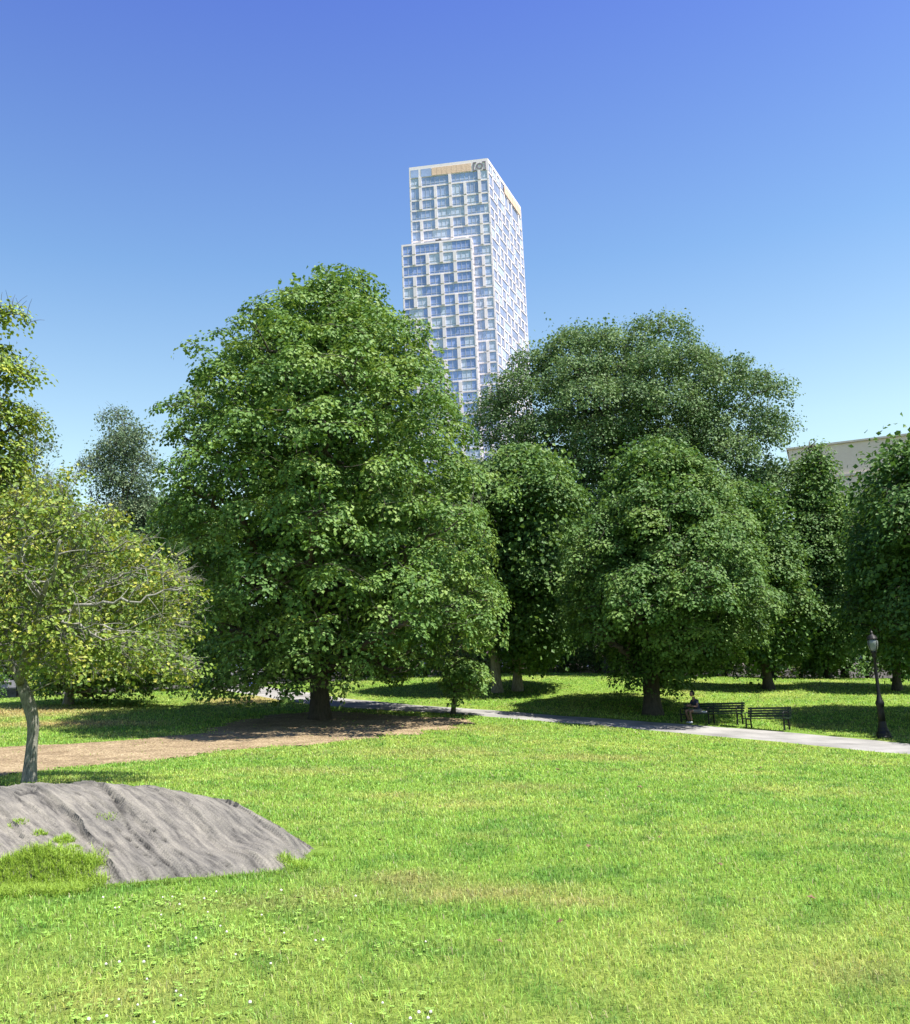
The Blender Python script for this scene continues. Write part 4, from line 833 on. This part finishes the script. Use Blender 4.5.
# ------------------------------------------------------------------ seated person
def skin_obj(name, pts, edges, radii, m, parent, root=0, sub=2, joint=None):
    me = bpy.data.meshes.new(name + '_src'); me.from_pydata([tuple(p) for p in pts], edges, [])
    o = bpy.data.objects.new(name + '_src', me); COL.objects.link(o)
    md = o.modifiers.new('s', 'SKIN'); md.use_smooth_shade = True; md.branch_smoothing = .6
    for i_, r_ in enumerate(radii):
        sv = me.skin_vertices[0].data[i_]; sv.radius = (r_, r_) if np.isscalar(r_) else r_; sv.use_root = (i_ == root)
    s_ = o.modifiers.new('u', 'SUBSURF'); s_.levels = sub; s_.render_levels = sub
    dg = bpy.context.evaluated_depsgraph_get(); me2 = bpy.data.meshes.new_from_object(o.evaluated_get(dg)); bpy.data.objects.remove(o); me2.name = name
    me2.materials.clear(); me2.materials.append(m); q = bpy.data.objects.new(name, me2); COL.objects.link(q); q.parent = parent; return q
M['skin'] = plain('brown skin', (.20, .11, .07), .5, nscale=20, namp=.08); M['shirt'] = plain('navy cotton', (.025, .03, .07), .85, nscale=14, namp=.2); M['short'] = plain('grey cotton', (.13, .13, .12), .9, nscale=14, namp=.15); M['hair'] = plain('black hair', (.008, .007, .007), .8); M['shoe'] = plain('pale grey shoe', (.42, .44, .48), .6); M['phone'] = plain('phone shell', (.02, .02, .02), .3)
pc = c2 - be * (L2 / 2 - .72); seatz = lay(c2, L2) + .46
gz0 = float(hz(pc[0], pc[1]))
person = empty('person', (pc[0], pc[1], gz0), BA - math.radians(24), 'person in a navy t-shirt and grey shorts seated on the bench, looking down', 'person')
sz = seatz - gz0 + .09
# local: +X right of the sitter's left..., -Y faces forward (towards the path)
P = {}
P['pel'] = (0, .22, sz); P['bel'] = (0, .20, sz + .16); P['che'] = (0, .13, sz + .34); P['upc'] = (0, .10, sz + .45); P['nek'] = (0, .07, sz + .53); P['hed0'] = (0, .04, sz + .60)
fz = .07
for s, t in ((-1, 'l'), (1, 'r')):
    P['sh' + t] = (s * .17, .12, sz + .43); P['el' + t] = (s * .25, .02, sz + .18); P['wr' + t] = (s * .08, -.19, sz + .22); P['pa' + t] = (s * .055, -.25, sz + .245)
    P['hp' + t] = (s * .095, .18, sz - .01); P['kn' + t] = (s * (.15 if s < 0 else .13), -.26, sz + (.05 if s < 0 else .02)); P['an' + t] = (s * .12, -.24 + (.10 if s < 0 else .04), fz + .03)
names = list(P); ix = {k: i_ for i_, k in enumerate(names)}
rad = {'pel': (.15, .12), 'bel': (.135, .105), 'che': (.155, .11), 'upc': (.12, .085), 'nek': .052, 'hed0': .055}
for t in 'lr': rad.update({'sh' + t: .062, 'el' + t: .042, 'wr' + t: .027, 'pa' + t: (.036, .02), 'hp' + t: .095, 'kn' + t: .062, 'an' + t: .037})
ed = [('pel', 'bel'), ('bel', 'che'), ('che', 'upc'), ('upc', 'nek'), ('nek', 'hed0')]
for t in 'lr': ed += [('upc', 'sh' + t), ('sh' + t, 'el' + t), ('el' + t, 'wr' + t), ('wr' + t, 'pa' + t), ('pel', 'hp' + t), ('hp' + t, 'kn' + t), ('kn' + t, 'an' + t)]
pts = [P[k] for k in names]; R_l = [rad[k] for k in names]; E_l = [(ix[a], ix[b_]) for a, b_ in ed]
# fingers rooted in the palm
for s, t in ((-1, 'l'), (1, 'r')):
    pa = np.array(P['pa' + t])
    for f_ in range(4):
        off = (f_ - 1.5) * .019; ln = (.075, .085, .08, .062)[f_]; k0 = len(pts); q0 = pa + np.array([-s * .005, -.02, off]); q1 = q0 + np.array([-s * .012, -.035, .0]) * ln / .08; q2 = q1 + np.array([-s * .022, -.015, 0]) * ln / .08; q3 = q2 + np.array([-s * .018, .01, 0])
        pts += [tuple(q0), tuple(q1), tuple(q2), tuple(q3)]; R_l += [.010, .009, .0085, .007]; E_l += [(ix['pa' + t], k0), (k0, k0 + 1), (k0 + 1, k0 + 2), (k0 + 2, k0 + 3)]
    k0 = len(pts); q0 = pa + np.array([-s * .012, .0, .036]); q1 = q0 + np.array([-s * .02, -.025, .018]); pts += [tuple(q0), tuple(q1)]; R_l += [.012, .009]; E_l += [(ix['pa' + t], k0), (k0, k0 + 1)]
bodyo = skin_obj('body', pts, E_l, R_l, M['skin'], person)
# head joined to the body mesh as the same continuous figure
import bmesh
bm = bmesh.new(); bm.from_mesh(bodyo.data)
hc = Vector((0, .005, sz + .70)); tilt = Matrix.Rotation(math.radians(-24), 4, 'X')
hs = bmesh.ops.create_uvsphere(bm, u_segments=28, v_segments=20, radius=.1)['verts']
def headshape(v):
    x, y, z = v
    x *= .76; z *= 1.16; y *= .98
    if z < 0: x *= 1 - .28 * (-z / .116) ** 1.5; y = y * (1 - .12 * (-z / .116)) - .012 * (-z / .116)
    f = -y
    if f > 0:
        y -= .022 * math.exp(-((x / .014) ** 2 + ((z + .018) / .022) ** 2)) + .006 * math.exp(-((x / .03) ** 2 + ((z + .058) / .01) ** 2)) + .008 * math.exp(-((x / .03) ** 2 + ((z + .095) / .016) ** 2))
        for s in (-1, 1): y += .010 * math.exp(-(((x - s * .031) / .014) ** 2 + ((z - .008) / .012) ** 2))
    return Vector((x, y, z))
for v in hs: v.co = hc + tilt @ headshape(v.co)
for s in (-1, 1):
    ev = bmesh.ops.create_uvsphere(bm, u_segments=8, v_segments=6, radius=.03)['verts']
    for v in ev: v.co = hc + tilt @ (Vector((v.co.x * .3, v.co.y * .6, v.co.z)) + Vector((s * .078, .012, -.005)))
bm.to_mesh(bodyo.data); bm.free()
for p_ in bodyo.data.polygons: p_.use_smooth = True
def blob(name, c, r, m, n=20, fn=None, seg=.0):
    bm = bmesh.new(); vs = bmesh.ops.create_uvsphere(bm, u_segments=n, v_segments=n, radius=1)['verts']
    for v in vs: v.co = Vector((v.co.x * r[0], v.co.y * r[1], v.co.z * r[2])); 
    if fn: 
        dead = [v for v in bm.verts if fn(v.co)]; bmesh.ops.delete(bm, geom=dead, context='VERTS')
    for v in bm.verts: v.co = Vector(c) + (tilt @ v.co)
    me = bpy.data.meshes.new(name); bm.to_mesh(me); bm.free(); me.materials.append(m); o = bpy.data.objects.new(name, me); COL.objects.link(o); o.parent = person; return o
ho = blob('hair', hc, (.10, .122, .145), M['hair'], 24, lambda v: v.z < -.05 or (v.y < -.05 and v.z < .045) or (v.y < -.005 and v.z < .0))
so_ = ho.modifiers.new('t', 'SOLIDIFY'); so_.thickness = .012
for s in (-1, 1): blob('eye', hc + tilt @ Vector((s * .031, -.083, .008)), (.011, .008, .006), M['hair'], 8)
# clothes
def cl(name, ks, es, rs, m): 
    pt = [P[k] if isinstance(k, str) else k for k in ks]; return skin_obj(name, pt, es, rs, m, person, sub=2)
mixp = lambda a, b_, t: tuple(np.array(P[a]) * (1 - t) + np.array(P[b_]) * t)
cl('shirt', [(0, .22, sz + .03), 'bel', 'che', 'upc', (0, .085, sz + .495), 'shl', mixp('shl', 'ell', .62), 'shr', mixp('shr', 'elr', .62)], [(0, 1), (1, 2), (2, 3), (3, 4), (3, 5), (5, 6), (3, 7), (7, 8)], [(.165, .135), (.15, .122), (.17, .125), (.135, .1), .068, .078, .066, .078, .066], M['shirt'])
cl('shorts', [(0, .22, sz + .02), 'hpl', mixp('hpl', 'knl', .8), 'hpr', mixp('hpr', 'knr', .8)], [(0, 1), (1, 2), (0, 3), (3, 4)], [(.16, .125), .108, .085, .108, .085], M['short'])
for t in 'lr':
    a_ = P['an' + t]; skin_obj('shoe', [(a_[0], a_[1] + .04, .055), (a_[0], a_[1] - .06, .05), (a_[0], a_[1] - .17, .042)], [(0, 1), (1, 2)], [(.048, .05), (.05, .045), (.042, .035)], M['shoe'], person)
# phone held in the hands (a thing of its own)
ph = MB(); ph.box((0, 0, 0), (.072, .009, .145), 0, np.array(Matrix.Rotation(math.radians(-35), 3, 'X')))
o = ph.build('mobile_phone', M['phone']); Mw = Matrix.Translation(person.location) @ Matrix.Rotation(person.rotation_euler.z, 4, 'Z'); o.matrix_world = Mw @ Matrix.Translation((0, -.285, sz + .26)); tag(o, 'small dark phone held in the hands of the seated person', 'phone')
# added pale lump standing in for a sunlit spot on the seat
q = pc + be * .38 + np.array([-be[1], be[0]]) * .22
g = MB(); th_ = np.linspace(0, 2 * np.pi, 14, endpoint=False)
g.lathe((0, 0, 0), [(.10, 0), (.13, .02), (.13, .05), (.09, .08), (.03, .085)], 14); g.v = [v * (1.1, .65, 1) for v in g.v]
o = g.build('sunlit_spot', plain('pale sunlit spot', (.45, .45, .43), .8), smooth=True); o.location = (q[0], q[1], lay(c2, L2) + .465); o.rotation_euler = (0, 0, BA); tag(o, 'small pale lump added for a sunlit spot on the bench beside the person', 'light spot')

# ------------------------------------------------------------------ stroller far up the path
ps = ground_at(251, 690.5); st_ = empty('baby_stroller', (ps[0], ps[1], ps[2] + .03), .5, 'small dark blue stroller with a pale hood standing on the shaded far path', 'stroller')
g = MB()
for s in (-1, 1): g.tube([(s * .24, -.35, .12), (s * .24, .1, .5), (s * .24, .5, 1.0)], .014, 6); g.tube([(s * .24, .35, .14), (s * .24, .05, .45), (s * .24, -.1, .6)], .014, 6)
g.tube([(-.24, .5, 1.0), (0, .52, 1.01), (.24, .5, 1.0)], .018, 6); g.build('frame', M['iron'], st_)
g = MB(); g.bar((0, -.25, .42), (0, .15, .42), .42, .06); g.bar((0, .12, .42), (0, .32, .85), .42, .05); g.bar((0, -.25, .42), (0, -.33, .2), .38, .04); g.build('seat', plain('blue stroller cloth', (.03, .05, .2), .8), st_)
g = MB(); a_ = np.linspace(-.2, 2.0, 9)
for q0, q1 in zip(a_[:-1], a_[1:]): g.bar((0, .22 - .33 * math.sin(q0), .62 + .33 * math.cos(q0)), (0, .22 - .33 * math.sin(q1), .62 + .33 * math.cos(q1)), .44, .012)
g.build('hood', plain('pale hood', (.6, .6, .6), .8), st_)
for x, y in ((-.26, -.36), (.26, -.36), (-.28, .36), (.28, .36)):
    g = MB(); t = np.linspace(0, 2 * np.pi, 15); g.tube(np.stack([np.full(15, x), y + .11 * np.cos(t), .12 + .11 * np.sin(t)], -1), .018, 6); g.bar((x, y - .1, .12), (x, y + .1, .12), .01, .02); g.bar((x, y, .02), (x, y, .22), .02, .01, up=(0, 1, 0)); g.build('wheel', M['darkm'], st_)

# ------------------------------------------------------------------ fallen leaves
M['fallen'] = plain('dry brown leaf', (.15, .09, .045), .8, nscale=30, namp=.3)
proto = None; rl = np.random.default_rng(9)
for k, (px, py) in enumerate([(558, 772), (589, 851), (891, 793), (660, 842), (852, 815), (868, 814), (300, 905), (720, 870), (440, 810), (500, 950), (255, 870), (812, 905), (640, 790), (380, 845), (560, 930), (760, 770)]):
    p = ground_at(px, py)
    if proto is None:
        g = MB(); n_ = 10; t = np.linspace(0, 2 * np.pi, n_, endpoint=False); r_ = .05 * (1 + .35 * np.cos(5 * t)); V = np.stack([r_ * np.cos(t), r_ * np.sin(t), .012 * np.cos(2 * t) + .01], -1); V = np.vstack([V, [[0, 0, 0]]]); g.add(V, np.array([[i_, (i_ + 1) % n_, n_] for i_ in range(n_)]))
        g.tube([(0, 0, 0), (.04, 0, .01), (.085, .01, .02)], .002, 4); o = proto = g.build('fallen_leaf', M['fallen'])
    else: o = proto.copy(); COL.objects.link(o)
    s = rl.uniform(.45, .8) * (1.3 if py < 800 else .7); o.location = (p[0], p[1], p[2] + .05); o.rotation_euler = (rl.uniform(-.4, .4), rl.uniform(-.4, .4), rl.uniform(0, 6.3)); o.scale = (s, s, s)
    tag(o, 'small dry brown fallen leaf lying on the sunlit lawn', 'fallen leaf', 'fallen leaves on the lawn')
